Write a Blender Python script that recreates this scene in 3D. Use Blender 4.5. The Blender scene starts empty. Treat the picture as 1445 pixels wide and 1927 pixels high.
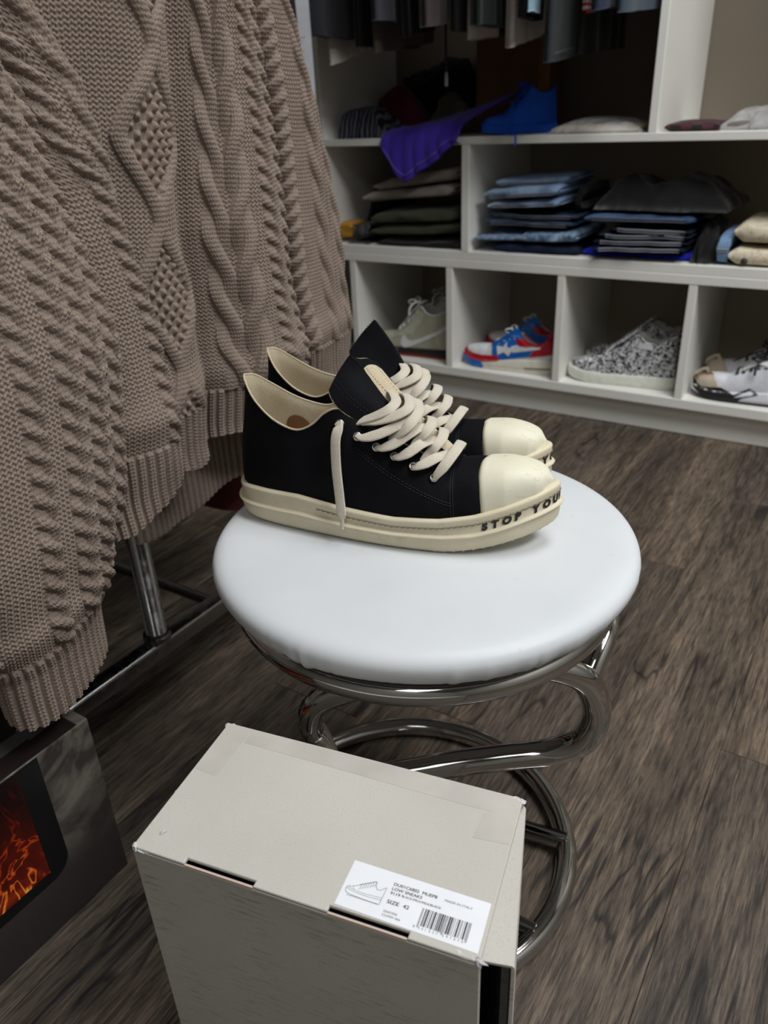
import bpy, bmesh, math, random
import numpy as np
from mathutils import Vector, Matrix
from mathutils.bvhtree import BVHTree

# ------------------------------------------------------------------ camera
C = bpy.context.scene.collection
sc = bpy.context.scene
CAM_Z = 0.74
PITCH, ROLL, YAW = math.radians(27.477), math.radians(-2.584), math.radians(-33.523)
F_PX = 1466.4
fwd = np.array([math.sin(YAW) * math.cos(PITCH), math.cos(YAW) * math.cos(PITCH), -math.sin(PITCH)])
rgt = np.cross(fwd, [0, 0, 1.0]); rgt /= np.linalg.norm(rgt)
upv = np.cross(rgt, fwd)
r2 = math.cos(ROLL) * rgt + math.sin(ROLL) * upv
u2 = -math.sin(ROLL) * rgt + math.cos(ROLL) * upv
cam = bpy.data.cameras.new('camera')
cam_o = bpy.data.objects.new('camera', cam); C.objects.link(cam_o)
cam_o.matrix_world = Matrix(((r2[0], u2[0], -fwd[0], 0), (r2[1], u2[1], -fwd[1], 0),
                             (r2[2], u2[2], -fwd[2], CAM_Z), (0, 0, 0, 1)))
cam.sensor_fit = 'HORIZONTAL'; cam.sensor_width = 26.0
cam.lens = 26.0 * F_PX / 1445.0
cam.clip_start = 0.02; cam.clip_end = 50
cam.dof.use_dof = True; cam.dof.focus_distance = 0.585; cam.dof.aperture_fstop = 8.6
sc.camera = cam_o

# ------------------------------------------------------------------ light and exposure
w = bpy.data.worlds.new('world'); sc.world = w; w.use_nodes = True
w.node_tree.nodes['Background'].inputs[0].default_value = (0.95, 0.97, 1.0, 1)
w.node_tree.nodes['Background'].inputs[1].default_value = 0.13
sc.view_settings.view_transform = 'Standard'; sc.view_settings.look = 'None'
sc.view_settings.gamma = 1.0; sc.view_settings.use_curve_mapping = False
sc.view_settings.exposure = 0.53

def ceiling_or_fill_lamp(x, y, sx, sy, power, z=2.57):
    l = bpy.data.lights.new('ceiling_or_fill_light', 'AREA'); l.shape = 'RECTANGLE'
    l.size = sx; l.size_y = sy; l.energy = power; l.color = (0.97, 0.985, 1.0)
    o = bpy.data.objects.new('ceiling_or_fill_light', l); C.objects.link(o)
    o.location = (x, y, z)
ceiling_or_fill_lamp(0.20, 0.90, 0.6, 1.2, 19)
ceiling_or_fill_lamp(1.35, 0.60, 0.6, 1.2, 38)
ceiling_or_fill_lamp(0.60, -1.50, 0.6, 1.2, 8)  # fill lamp added to brighten the shelf fronts, no known panel there

# ------------------------------------------------------------------ helpers
def np_mesh(name, verts, faces, smooth=True):
    """verts (n,3); faces (m,k) int array or list of lists"""
    me = bpy.data.meshes.new(name)
    verts = np.asarray(verts, dtype=np.float32)
    if isinstance(faces, np.ndarray) and faces.ndim == 2:
        m, k = faces.shape
        me.vertices.add(len(verts)); me.vertices.foreach_set('co', verts.ravel())
        me.loops.add(m * k); me.loops.foreach_set('vertex_index', faces.astype(np.int32).ravel())
        me.polygons.add(m)
        me.polygons.foreach_set('loop_start', np.arange(0, m * k, k, dtype=np.int32))
        me.update(calc_edges=True)
    else:
        me.from_pydata(verts.tolist(), [], [list(map(int, f)) for f in faces]); me.update()
    if smooth:
        me.polygons.foreach_set('use_smooth', np.ones(len(me.polygons), dtype=bool))
    return me

def link(name, me, mat=None, parent=None, mats=None):
    o = bpy.data.objects.new(name, me); C.objects.link(o)
    if mats:
        for m in mats: me.materials.append(m)
    elif mat is not None and len(me.materials) == 0:
        me.materials.append(mat)
    if parent is not None: o.parent = parent
    return o

def tag(o, label=None, cat=None, group=None, kind=None):
    if label: o['label'] = label
    if cat: o['category'] = cat
    if group: o['group'] = group
    if kind: o['kind'] = kind
    return o

def thing(name, label, cat, loc=(0, 0, 0), rz=0.0, group=None):
    o = bpy.data.objects.new(name, None); C.objects.link(o)
    o.location = loc; o.rotation_euler = (0, 0, rz); o.empty_display_size = 0.02
    return tag(o, label, cat, group)

class MB:
    """collects shapes, links them as ONE mesh object"""
    def __init__(s): s.v = []; s.f = []; s.mi = []; s.n = 0
    def add(s, verts, faces, mi=0):
        verts = np.asarray(verts, dtype=float).reshape(-1, 3)
        s.v.append(verts)
        for f in faces: s.f.append([int(i) + s.n for i in f]); s.mi.append(mi)
        s.n += len(verts)
        return s
    def box(s, x0, x1, y0, y1, z0, z1, bev=0.0, seg=2, mi=0):
        bm = bmesh.new()
        bmesh.ops.create_cube(bm, size=1.0)
        for v in bm.verts:
            v.co = Vector((x0 + (v.co.x + .5) * (x1 - x0), y0 + (v.co.y + .5) * (y1 - y0), z0 + (v.co.z + .5) * (z1 - z0)))
        if bev > 0:
            bmesh.ops.bevel(bm, geom=list(bm.edges), offset=bev, segments=seg, profile=.5, affect='EDGES', clamp_overlap=True)
        return s.bm(bm, mi)
    def bm(s, bm, mi=0):
        bm.verts.index_update()
        s.add([v.co[:] for v in bm.verts], [[v.index for v in f.verts] for f in bm.faces], mi)
        bm.free(); return s
    def grid(s, P, closed_u=False, closed_v=False, cap0=False, cap1=False, flip=False, mi=0):
        """P (nu,nv,3): faces between u rows; closed_v joins last column to first"""
        P = np.asarray(P, dtype=float); nu, nv = P.shape[:2]
        F = grid_faces(nu, nv, closed_u, closed_v, flip)
        faces = F.tolist()
        if cap0: faces.append(list(range(nv))[::-1] if not flip else list(range(nv)))
        if cap1: faces.append([(nu - 1) * nv + j for j in (range(nv) if not flip else range(nv - 1, -1, -1))])
        return s.add(P.reshape(-1, 3), faces, mi)
    def tube(s, path, r, n=10, closed=False, caps=True, mi=0):
        path = np.asarray(path, dtype=float); m = len(path)
        rr = np.full(m, r) if np.isscalar(r) else np.asarray(r, float)
        T = np.gradient(path, axis=0) if not closed else np.roll(path, -1, 0) - np.roll(path, 1, 0)
        T /= np.linalg.norm(T, axis=1)[:, None] + 1e-12
        up = np.array([0, 0, 1.0]) if abs(T[0][2]) < .9 else np.array([1.0, 0, 0])
        nrm = np.cross(T[0], up); nrm /= np.linalg.norm(nrm)
        P = np.zeros((m, n, 3)); a = np.linspace(0, 2 * math.pi, n, endpoint=False)
        for i in range(m):
            nrm = nrm - T[i] * (nrm @ T[i]); nrm /= np.linalg.norm(nrm) + 1e-12
            b = np.cross(T[i], nrm)
            P[i] = path[i] + rr[i] * (np.cos(a)[:, None] * nrm + np.sin(a)[:, None] * b)
        return s.grid(P, closed_u=closed, closed_v=True, cap0=caps and not closed, cap1=caps and not closed, mi=mi)
    def lathe(s, prof, n=48, c=(0, 0, 0), mi=0, cap=True):
        prof = np.asarray(prof, float); a = np.linspace(0, 2 * math.pi, n, endpoint=False)
        P = np.zeros((len(prof), n, 3))
        P[:, :, 0] = prof[:, :1] * np.cos(a) + c[0]; P[:, :, 1] = prof[:, :1] * np.sin(a) + c[1]; P[:, :, 2] = prof[:, 1:2] + c[2]
        return s.grid(P, closed_v=True, cap0=cap, cap1=cap, mi=mi)
    def build(s, name, mat=None, parent=None, smooth=True, mats=None):
        me = bpy.data.meshes.new(name)
        me.from_pydata(np.concatenate(s.v).tolist(), [], s.f); me.update()
        if smooth: me.polygons.foreach_set('use_smooth', np.ones(len(me.polygons), dtype=bool))
        if mats: me.polygons.foreach_set('material_index', np.array(s.mi, dtype=np.int32))
        o = link(name, me, mat, parent, mats)
        return o

def grid_faces(nu, nv, cu=False, cv=False, flip=False):
    iu = np.arange(nu if cu else nu - 1); iv = np.arange(nv if cv else nv - 1)
    I, J = np.meshgrid(iu, iv, indexing='ij')
    I2 = (I + 1) % nu; J2 = (J + 1) % nv
    F = np.stack([I * nv + J, I2 * nv + J, I2 * nv + J2, I * nv + J2], -1).reshape(-1, 4)
    return F[:, ::-1] if flip else F

def auto_smooth(o, deg=35):
    me = o.data
    me.polygons.foreach_set('use_smooth', np.ones(len(me.polygons), dtype=bool))
    bm = bmesh.new(); bm.from_mesh(me)
    lim = math.radians(deg)
    for e in bm.edges:
        e.smooth = not (len(e.link_faces) == 2 and e.calc_face_angle(0) > lim)
    bm.to_mesh(me); bm.free()
    return o

def smooth_path(pts, n=12, closed=False):
    """Catmull-Rom through pts"""
    P = np.asarray(pts, float); m = len(P); out = []
    rng = range(m if closed else m - 1)
    for i in rng:
        p0 = P[(i - 1) % m] if (closed or i > 0) else 2 * P[0] - P[1]
        p1 = P[i]; p2 = P[(i + 1) % m]
        p3 = P[(i + 2) % m] if (closed or i + 2 < m) else 2 * P[-1] - P[-2]
        for t in np.linspace(0, 1, n, endpoint=False):
            out.append(.5 * ((2 * p1) + (p2 - p0) * t + (2 * p0 - 5 * p1 + 4 * p2 - p3) * t * t + (3 * p1 - p0 - 3 * p2 + p3) * t ** 3))
    if not closed: out.append(P[-1])
    return np.array(out)

def fbm2(x, y, seed=0, octaves=4):
    """cheap smooth value noise, vectorised, about -1..1"""
    rs = np.random.RandomState(seed); tot = np.zeros_like(np.asarray(x, float)); amp = 1.0; nrm = 0
    for o in range(octaves):
        tab = rs.rand(64, 64) * 2 - 1
        xx = x * 2 ** o + 13.7 * o; yy = y * 2 ** o + 7.1 * o
        xi = np.floor(xx).astype(int); yi = np.floor(yy).astype(int)
        fx = xx - xi; fy = yy - yi; fx = fx * fx * (3 - 2 * fx); fy = fy * fy * (3 - 2 * fy)
        a = tab[xi % 64, yi % 64]; b = tab[(xi + 1) % 64, yi % 64]; c = tab[xi % 64, (yi + 1) % 64]; d = tab[(xi + 1) % 64, (yi + 1) % 64]
        tot += amp * ((a * (1 - fx) + b * fx) * (1 - fy) + (c * (1 - fx) + d * fx) * fy); nrm += amp; amp *= .5
    return tot / nrm

def srgb(r, g, b):
    f = lambda c: ((c / 255) / 12.92 if c / 255 <= .04045 else ((c / 255 + .055) / 1.055) ** 2.4)
    return (f(r), f(g), f(b), 1.0)

class Nt:
    def __init__(s, name):
        s.m = bpy.data.materials.new(name); s.m.use_nodes = True
        s.t = s.m.node_tree; s.b = s.t.nodes['Principled BSDF']
    def n(s, typ, **kw):
        nd = s.t.nodes.new(typ)
        for k, v in kw.items():
            if k.startswith('i_'): nd.inputs[int(k[2:]) if k[2:].isdigit() else k[2:].replace('_', ' ')].default_value = v
            else: setattr(nd, k, v)
        return nd
    def l(s, a, b): s.t.links.new(a, b)
    def coords(s, scale=(1, 1, 1), kind='Object', rnd=False):
        tc = s.n('ShaderNodeTexCoord'); mp = s.n('ShaderNodeMapping'); mp.inputs['Scale'].default_value = scale
        s.l(tc.outputs[kind], mp.inputs[0])
        if rnd:
            oi = s.n('ShaderNodeObjectInfo'); mu = s.n('ShaderNodeVectorMath', operation='SCALE')
            mu.inputs[0].default_value = (37.0, 53.0, 91.0); s.l(oi.outputs['Random'], mu.inputs['Scale'])
            ad = s.n('ShaderNodeVectorMath', operation='ADD'); s.l(tc.outputs[kind], ad.inputs[0]); s.l(mu.outputs[0], ad.inputs[1])
            s.l(ad.outputs[0], mp.inputs[0])
        return mp.outputs[0]
    def noise(s, vec, scale, detail=4, rough=.5, dist=0.0):
        n = s.n('ShaderNodeTexNoise'); n.inputs['Scale'].default_value = scale; n.inputs['Detail'].default_value = detail
        n.inputs['Roughness'].default_value = rough; n.inputs['Distortion'].default_value = dist
        s.l(vec, n.inputs['Vector']); return n.outputs['Fac']
    def ramp(s, fac, stops, interp='LINEAR'):
        r = s.n('ShaderNodeValToRGB'); r.color_ramp.interpolation = interp
        el = r.color_ramp.elements
        while len(el) < len(stops): el.new(.5)
        for e, (p, c) in zip(el, stops): e.position = p; e.color = c if len(c) == 4 else (*c, 1)
        s.l(fac, r.inputs[0]); return r.outputs[0]
    def mix(s, fac, a, b, mode='MIX'):
        m = s.n('ShaderNodeMix', data_type='RGBA', blend_type=mode)
        for sock, v in ((m.inputs[0], fac), (m.inputs[6], a), (m.inputs[7], b)):
            if hasattr(v, 'is_linked') or hasattr(v, 'links'): s.l(v, sock)
            else: sock.default_value = v
        return m.outputs[2]
    def math(s, op, a, b=None, c=None, clamp=False):
        m = s.n('ShaderNodeMath', operation=op); m.use_clamp = clamp
        for i, v in enumerate((a, b, c)):
            if v is None: continue
            if hasattr(v, 'links'): s.l(v, m.inputs[i])
            else: m.inputs[i].default_value = v
        return m.outputs[0]
    def bump(s, h, strength=.3, dist=.001, prev=None):
        b = s.n('ShaderNodeBump'); b.inputs['Strength'].default_value = strength; b.inputs['Distance'].default_value = dist
        s.l(h, b.inputs['Height'])
        if prev is not None: s.l(prev, b.inputs['Normal'])
        s.l(b.outputs[0], s.b.inputs['Normal']); return b.outputs[0]
    def set(s, col=None, rough=None, metal=None, spec=None, sheen=None, coat=None):
        B = s.b.inputs
        if col is not None:
            if hasattr(col, 'links'): s.l(col, B['Base Color'])
            else: B['Base Color'].default_value = col
        if rough is not None:
            if hasattr(rough, 'links'): s.l(rough, B['Roughness'])
            else: B['Roughness'].default_value = rough
        if metal is not None: B['Metallic'].default_value = metal
        if spec is not None: B['Specular IOR Level'].default_value = spec
        if sheen is not None: B['Sheen Weight'].default_value = sheen; B['Sheen Roughness'].default_value = .5
        if coat is not None: B['Coat Weight'].default_value = coat
        return s.m

def plain(name, rgb, rough=.5, metal=0.0, spec=.5, var=.08, scale=30, bump=0.0, bscale=200, sheen=0.0):
    """a principled material with soft colour variation and optional fine relief"""
    t = Nt(name); v = t.coords()
    c = srgb(*rgb); f = t.noise(v, scale, 4)
    lo = tuple(x * (1 - var) for x in c[:3]) + (1,); hi = tuple(min(1, x * (1 + var)) for x in c[:3]) + (1,)
    t.set(t.ramp(f, [(.3, lo), (.7, hi)]), rough, metal, spec, sheen)
    if bump: t.bump(t.noise(v, bscale, 3), bump, .001)
    return t.m

def cloth(name, rgb, var=.12, thread=1400, fold=0.25, rough=.9):
    t = Nt(name); v = t.coords(); c = srgb(*rgb)
    f = t.noise(v, 14, 5, .6)
    lo = tuple(x * (1 - var) for x in c[:3]) + (1,); hi = tuple(min(1, x * (1 + var)) for x in c[:3]) + (1,)
    t.set(t.ramp(f, [(.3, lo), (.7, hi)]), rough, 0, .2, .15)
    b = t.bump(t.noise(v, 22, 3, .5, .6), fold, .01)
    t.bump(t.noise(v, thread, 2), .25, .0005, b)
    return t.m
# ------------------------------------------------------------------ room shell
def floor_material():
    t = Nt('vinyl_wood'); oi = t.n('ShaderNodeObjectInfo')
    v = t.coords((1, 1, 1), rnd=True)
    mp = t.n('ShaderNodeMapping'); mp.inputs['Scale'].default_value = (1, .085, 1); t.l(v, mp.inputs[0])
    mp2 = t.n('ShaderNodeMapping'); mp2.inputs['Scale'].default_value = (1, .095, 1); t.l(v, mp2.inputs[0])
    fine = t.noise(mp.outputs[0], 230, 5, .65, .4)
    mp3 = t.n('ShaderNodeMapping'); mp3.inputs['Scale'].default_value = (1, .045, 1); t.l(v, mp3.inputs[0])
    fine2 = t.noise(mp3.outputs[0], 620, 3, .7, .2)
    mid = t.noise(mp2.outputs[0], 26, 5, .6, 1.2)
    big = t.noise(mp2.outputs[0], 9, 3, .5, .8)
    base = t.ramp(mid, [(.28, srgb(52, 46, 42)), (.45, srgb(90, 80, 71)), (.62, srgb(111, 99, 88)), (.78, srgb(128, 115, 102))])
    grain = t.ramp(fine, [(.38, (.42, .42, .43, 1)), (.47, (.86, .86, .85, 1)), (.60, (1.14, 1.12, 1.08, 1))])
    col = t.mix(.9, base, grain, 'MULTIPLY')
    col = t.mix(.85, col, t.ramp(fine2, [(.38, (.45, .45, .45, 1)), (.47, (.92, .92, .91, 1)), (.56, (1.0, 1.0, .98, 1)), (.64, (1.55, 1.5, 1.42, 1))]), 'MULTIPLY')
    crack = t.noise(mp2.outputs[0], 13, 2, .5, 2.2)
    cl = t.ramp(crack, [(.470, (1, 1, 1, 1)), (.496, (.28, .28, .30, 1)), (.506, (.26, .26, .28, 1)), (.524, (1, 1, 1, 1))])
    msk = t.ramp(t.noise(v, 5, 2), [(.44, (0, 0, 0, 1)), (.58, (1, 1, 1, 1))])
    col = t.mix(msk, col, t.mix(1.0, col, cl, 'MULTIPLY'))
    shade = t.ramp(big, [(.35, (.74, .74, .75, 1)), (.6, (1.06, 1.05, 1.03, 1))])
    col = t.mix(.8, col, shade, 'MULTIPLY')
    tint = t.ramp(oi.outputs['Random'], [(0, (.8, .8, .81, 1)), (.5, (1, .98, .96, 1)), (1, (1.12, 1.08, 1.03, 1))])
    col = t.mix(1.0, col, tint, 'MULTIPLY')
    t.set(col, t.ramp(fine, [(.3, (.6, .6, .6, 1)), (.7, (.42, .42, .42, 1))]), 0, .35)
    t.bump(fine2, .4, .0006, t.bump(fine, .35, .0006))
    return t.m
M_floor = floor_material()
M_wall = plain('wall_paint', (150, 147, 140), .85, var=.03, scale=6)
M_white = plain('white_melamine', (238, 237, 230), .38, var=.02, scale=8)
M_backp = plain('shelf_back_panel', (166, 155, 139), .6, var=.03, scale=5)

fl = MB().box(-2.6, 2.4, -2.2, 2.5, -.05, -.004).build('floor', plain('subfloor', (20, 18, 17), .9), smooth=False)
tag(fl, kind='structure')
PW, PL = .145, 1.22
plank_me = MB().box(0, PW - .0004, 0, PL - .0008, -.004, 0, .0006, 1).build('plank', M_floor, smooth=False)
plank_mesh = plank_me.data; bpy.data.objects.remove(plank_me)
rs = random.Random(4)
for k in range(-14, 12):
    x0 = -.058 + k * PW
    off = {0: .837, -2: 1.252, -1: .35, -3: .72, 1: .1}.get(k, rs.random() * PL)
    off = off % PL
    for j in range(-2, 2):
        y0 = off + j * PL
        if y0 > 2.0 or y0 + PL < -.35: continue
        o = bpy.data.objects.new('plank', plank_mesh); C.objects.link(o); o.location = (x0, y0, 0); o.parent = fl
for nm, b in (('wall_back', (-2.6, 2.4, 2.42, 2.5, 0, 2.6)), ('wall_left', (-2.6, -2.5, -2.2, 2.5, 0, 2.6)),
              ('wall_right', (2.3, 2.4, -2.2, 2.5, 0, 2.6)), ('wall_front', (-2.6, 2.4, -2.2, -2.1, 0, 2.6)),
              ('ceiling', (-2.6, 2.4, -2.2, 2.5, 2.6, 2.68))):
    tag(MB().box(*b).build(nm, M_wall, smooth=False), kind='structure')

# ------------------------------------------------------------------ shelving unit
K = .987
SX = lambda v: v * .74 * K            # from calibration units
SZ = lambda v: CAM_Z + (v - 1) * .74 * K
YF = 1.877 * K
shelf = thing('shelving_unit', 'white cubby shelving unit along the back of the shop, with shoes in its bottom row', 'shelf', (-.2, YF + .2, 0))
shelf_off = Vector((-.2, YF + .2, 0))
def panel(name, x0, x1, y0, y1, z0, z1, mat=None, bev=.0012):
    m = MB().box(x0 + .2, x1 + .2, y0 - YF - .2, y1 - YF - .2, z0, z1, bev, 1)
    return m.build(name, mat or M_white, shelf, smooth=False)
XL, XR = SX(-1.8933), 1.12
DEP = .38
zb0, zb1 = SZ(.0855), SZ(.1174)
zm0, zm1 = SZ(.4815), SZ(.5389)
zu0, zu1 = SZ(.8777), SZ(.901)
ZT = 1.75
panel('bottom_board', XL, XR, YF, YF + DEP, zb0, zb1)
panel('middle_board', XL, XR, YF, YF + DEP, zm0, (zm0 + zm1) / 2 - .0003)
panel('middle_board', XL, XR, YF + .0015, YF + DEP, (zm0 + zm1) / 2 + .0003, zm1)
panel('upper_board', XL, XR, YF, YF + DEP, zu0, zu1)
panel('top_board', XL, XR, YF, YF + DEP, ZT, ZT + .018)
panel('plinth', XL, XR, YF + .028, YF + .046, 0, zb0 - .0005)
pitch = SX(.4195)
xd2 = SX((-.9489 - .9237) / 2)
for k in range(-2, 5):
    xc = xd2 + k * pitch
    panel('divider', xc - .0095, xc + .0095, YF + .001, YF + DEP - .001, zb1, zm0)
XM = SX((-1.3088 - 1.2795) / 2)
for k in range(0, 3):
    panel('divider', XM + k * .93 - .0105, XM + k * .93 + .0105, YF + .001, YF + DEP - .001, zm1, zu0)
XU = SX((-.7019 - .6775) / 2)
for k in range(0, 4):
    xc = XU + k * .44
    panel('divider', xc - .009, xc + .009, YF + .001, YF + DEP - .001, zu1, ZT)
panel('side_panel', XL - .001, XL + .017, YF, YF + DEP, zu1, ZT)
panel('side_panel', XL - .001, XL + .017, YF, YF + DEP, zm1, zu0)
panel('side_panel', XR - .018, XR + .001, YF, YF + DEP, zu1, ZT)
panel('back_panel', XL, XR, YF + DEP, YF + DEP + .008, zb0, zu0, M_backp, 0)
panel('back_panel', XL, XR, YF + DEP, YF + DEP + .008, zu0 + .0005, ZT, plain('shaded_back_panel', (122, 112, 99), .65, var=.03, scale=5), 0)  # upper part of the same back, its shade put into a darker colour
# ------------------------------------------------------------------ stool
def chrome(name, tone=.62, rough=.07):
    t = Nt(name); v = t.coords()
    t.set((tone, tone * .985, tone * .965, 1), t.ramp(t.noise(v, 60, 3), [(.3, (rough * .6,) * 3), (.8, (rough * 1.8,) * 3)]), 1.0)
    return t.m
M_chrome = chrome('polished_chrome', .54)
M_chrome_dull = chrome('brushed_grey_steel', .30, .22)
M_black = plain('black_plastic_and_shade', (22, 22, 23), .5)
def vinyl():
    t = Nt('white_vinyl'); v = t.coords()
    f = t.noise(v, 7, 4); sp = t.noise(v, 160, 2)
    c = t.mix(t.ramp(sp, [(.70, (0, 0, 0, 1)), (.76, (.35, .35, .35, 1))]), t.ramp(f, [(.3, srgb(203, 207, 210)), (.7, srgb(213, 216, 218))]), srgb(190, 190, 186))
    t.set(c, t.ramp(f, [(.2, (.42,) * 3), (.8, (.52,) * 3)]), 0, .4)
    t.bump(t.noise(v, 900, 3), .12, .0004)
    return t.m
SX0, SY0, SZT = -.314, .537, .40
stool = thing('tubular_stool', 'round stool with white vinyl cushion on a bent chrome tube frame', 'stool', (SX0, SY0, 0))
# cushion: lathe with puckers along the lower edge
nA = 360; ang = np.linspace(0, 2 * math.pi, nA, endpoint=False)
rs_ = np.random.RandomState(11)
puck = np.zeros(nA)
for a0, sp, am, nn in ((-1.62, .22, 1.0, 9), (-.75, .5, .8, 16), (-2.55, .35, .8, 8), (.2, .5, .5, 10), (2.0, 1.2, .6, 20), (-1.15, .25, .45, 5)):
    for k in range(nn):
        c0 = a0 + rs_.normal() * sp * .5; wv = rs_.uniform(.005, .014)
        d = (ang - c0 + math.pi) % (2 * math.pi) - math.pi
        puck += am * rs_.uniform(.35, 1) * rs_.choice([1, -1]) * np.exp(-(d / wv) ** 2)
prof = [(0.0005, 0), (.05, 0), (.09, -.0001), (.12, -.0002), (.155, -.0005), (.170, -.0008), (.1805, -.0022), (.1868, -.0055), (.1900, -.0105), (.1902, -.0160), (.1884, -.0215), (.1852, -.0265), (.1812, -.0305), (.1770, -.0335), (.170, -.0345), (.12, -.0355), (.0005, -.036)]
pf = smooth_path(prof, 4)
P = np.zeros((len(pf), nA, 3))
for i, (r, z) in enumerate(pf):
    wgt = math.exp(-((z + .0265) / .0115) ** 2) * (r > .15)
    rr = r + puck * .0019 * wgt + .0006 * wgt * np.sin(ang * 7)
    P[i, :, 0] = rr * np.cos(ang); P[i, :, 1] = rr * np.sin(ang); P[i, :, 2] = z + SZT
M_vinyl = vinyl()
MB().grid(P, closed_v=True, cap0=True, cap1=True).build('cushion', M_vinyl, stool)
# dark gasket strip and chrome hoop under the cushion
ca = np.linspace(0, 2 * math.pi, 128, endpoint=False)
def circ(r, z): return np.stack([r * np.cos(ca), r * np.sin(ca), np.full(128, z)], -1)
MB().lathe([(.164, -.041), (.1730, -.041), (.1745, -.0370), (.1740, -.0335), (.164, -.033)], 128, (0, 0, SZT), cap=False).build('gasket_strip', plain('dark_trim', (48, 46, 44), .3), stool)
MB().tube(circ(.1650, .3490), .0115, 16, closed=True).build('seat_hoop', M_chrome, stool)
MB().tube(circ(.1735, .0115) + np.array([-.328 - SX0, .515 - SY0, 0]), .0115, 16, closed=True).build('base_ring', M_chrome, stool)
def rel(pts): return [(x - SX0, y - SY0, z) for x, y, z in pts]
# right hand spring: leaves the hoop, bends round and runs back to the base on the left
MB().tube(smooth_path(rel([(-.188, .487, .327), (-.165, .502, .322), (-.147, .520, .302), (-.139, .533, .262), (-.148, .534, .225), (-.176, .526, .203), (-.215, .503, .196), (-.270, .463, .190), (-.33, .42, .172), (-.385, .385, .10), (-.415, .380, .032), (-.420, .392, .012)]), 10), .0125, 16).build('spring_tube', M_chrome, stool)
MB().tube(smooth_path(rel([(-.212, .672, .347), (-.164, .607, .338), (-.147, .560, .328), (-.147, .528, .305), (-.142, .531, .285)]), 10), .0108, 16).build('hoop_tail', M_chrome, stool)
# left hand spring
MB().tube(smooth_path(rel([(-.235, .468, .326), (-.27, .446, .318), (-.305, .418, .308), (-.338, .398, .292), (-.352, .398, .262), (-.351, .408, .232), (-.335, .408, .195), (-.285, .405, .125), (-.235, .425, .055), (-.205, .455, .018)]), 10), .0115, 16).build('spring_tube', M_chrome, stool)
for a, b in (((-.500, .541, .014), (-.172, .593, .014)), ((-.489, .456, .013), (-.161, .476, .013))):
    d = np.array(b) - a; d /= np.linalg.norm(d)
    o = MB().tube(np.array(rel([a, b])), .0105, 14).build('base_crossbar', M_chrome, stool)
    wl = MB()
    e = np.array(rel([b])[0])
    for k in range(10):
        aa = k / 10 * 6.283
        off = np.array([-d[1] * math.cos(aa), d[0] * math.cos(aa), math.sin(aa)]) * .0105
        wl.lathe([(0.0001, .0016), (.0012, .0011), (.0017, 0), (.0012, -.0011), (.0001, -.0016)], 6, tuple(e + off))
    wl.build('weld_bead', M_chrome, o)

# ------------------------------------------------------------------ shoe box
BA = math.radians(11.3); BX, BY, BZ = -.3236, .189, .34
def kraft():
    t = Nt('grey_board'); v = t.coords()
    sp = t.noise(v, 900, 3, .7); big = t.noise(v, 9, 4)
    mp = t.n('ShaderNodeMapping'); mp.inputs['Scale'].default_value = (14, 14, 130); t.l(v, mp.inputs[0])
    mp.inputs['Rotation'].default_value = (0, 0.1, 0)
    scr = t.noise(mp.outputs[0], 3.0, 5, .7)
    base = t.ramp(big, [(.3, srgb(188, 184, 175)), (.7, srgb(197, 193, 185))])
    base = t.mix(t.ramp(sp, [(.33, (.55,) * 3 + (1,)), (.45, (0, 0, 0, 1))]), base, srgb(166, 160, 149))
    gm = t.n('ShaderNodeNewGeometry'); sep = t.n('ShaderNodeSeparateXYZ'); t.l(gm.outputs['Normal'], sep.inputs[0])
    side = t.ramp(t.math('ABSOLUTE', sep.outputs[2]), [(.3, (1, 1, 1, 1)), (.6, (0, 0, 0, 1))])
    smear = t.math('MULTIPLY', side, t.math('MULTIPLY', t.ramp(scr, [(.52, (0, 0, 0, 1)), (.68, (.7,) * 3 + (1,))]), t.ramp(t.noise(v, 16, 2), [(.38, (0, 0, 0, 1)), (.62, (1, 1, 1, 1))])))
    t.set(t.mix(smear, base, srgb(92, 84, 74)), .62, 0, .3)
    t.bump(sp, .12, .0003)
    return t.m
M_kraft = kraft()
M_kraft_in = plain('box_inside_board', (86, 82, 78), .8)
M_paper = plain('torn_white_paper', (206, 204, 206), .8, bump=.6, bscale=500)
box = thing('shoe_box', 'grey cardboard shoe box stood on end with a white size label on top', 'box', (BX, BY, 0), BA)
LW, LD, T = .2215, .1150, .0022
zt = BZ
# top panel with two slots along its front edge
def top_panel():
    sl = ((.0378, .0853), (.1329, .1810)); dep = .0042
    out = [(0, 0)]
    for a, b in sl: out += [(a, 0), (a, dep), (b, dep), (b, 0)]
    out += [(LW, 0), (LW - .0008, LD * .5), (LW - .0015, LD), (0, LD)]
    bm = bmesh.new()
    vs = [bm.verts.new((x, y, zt - T)) for x, y in out]; f = bm.faces.new(vs)
    r = bmesh.ops.extrude_face_region(bm, geom=[f])
    for v in r['geom']:
        if isinstance(v, bmesh.types.BMVert): v.co.z = zt
    bmesh.ops.recalc_face_normals(bm, faces=bm.faces)
    ed = [e for e in bm.edges if all(v.co.z > zt - 1e-5 for v in e.verts)]
    bmesh.ops.bevel(bm, geom=ed, offset=.0007, segments=2, profile=.5, affect='EDGES', clamp_overlap=True)
    return MB().bm(bm)
top_panel().build('top_panel', M_kraft, box, smooth=False)
def wall(name, x0, x1, y0, y1, z0=.0005, z1=zt - T - .0001, mat=None):
    return MB().box(x0, x1, y0, y1, z0, z1, .0006, 1).build(name, mat or M_kraft, box, smooth=False)
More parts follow.
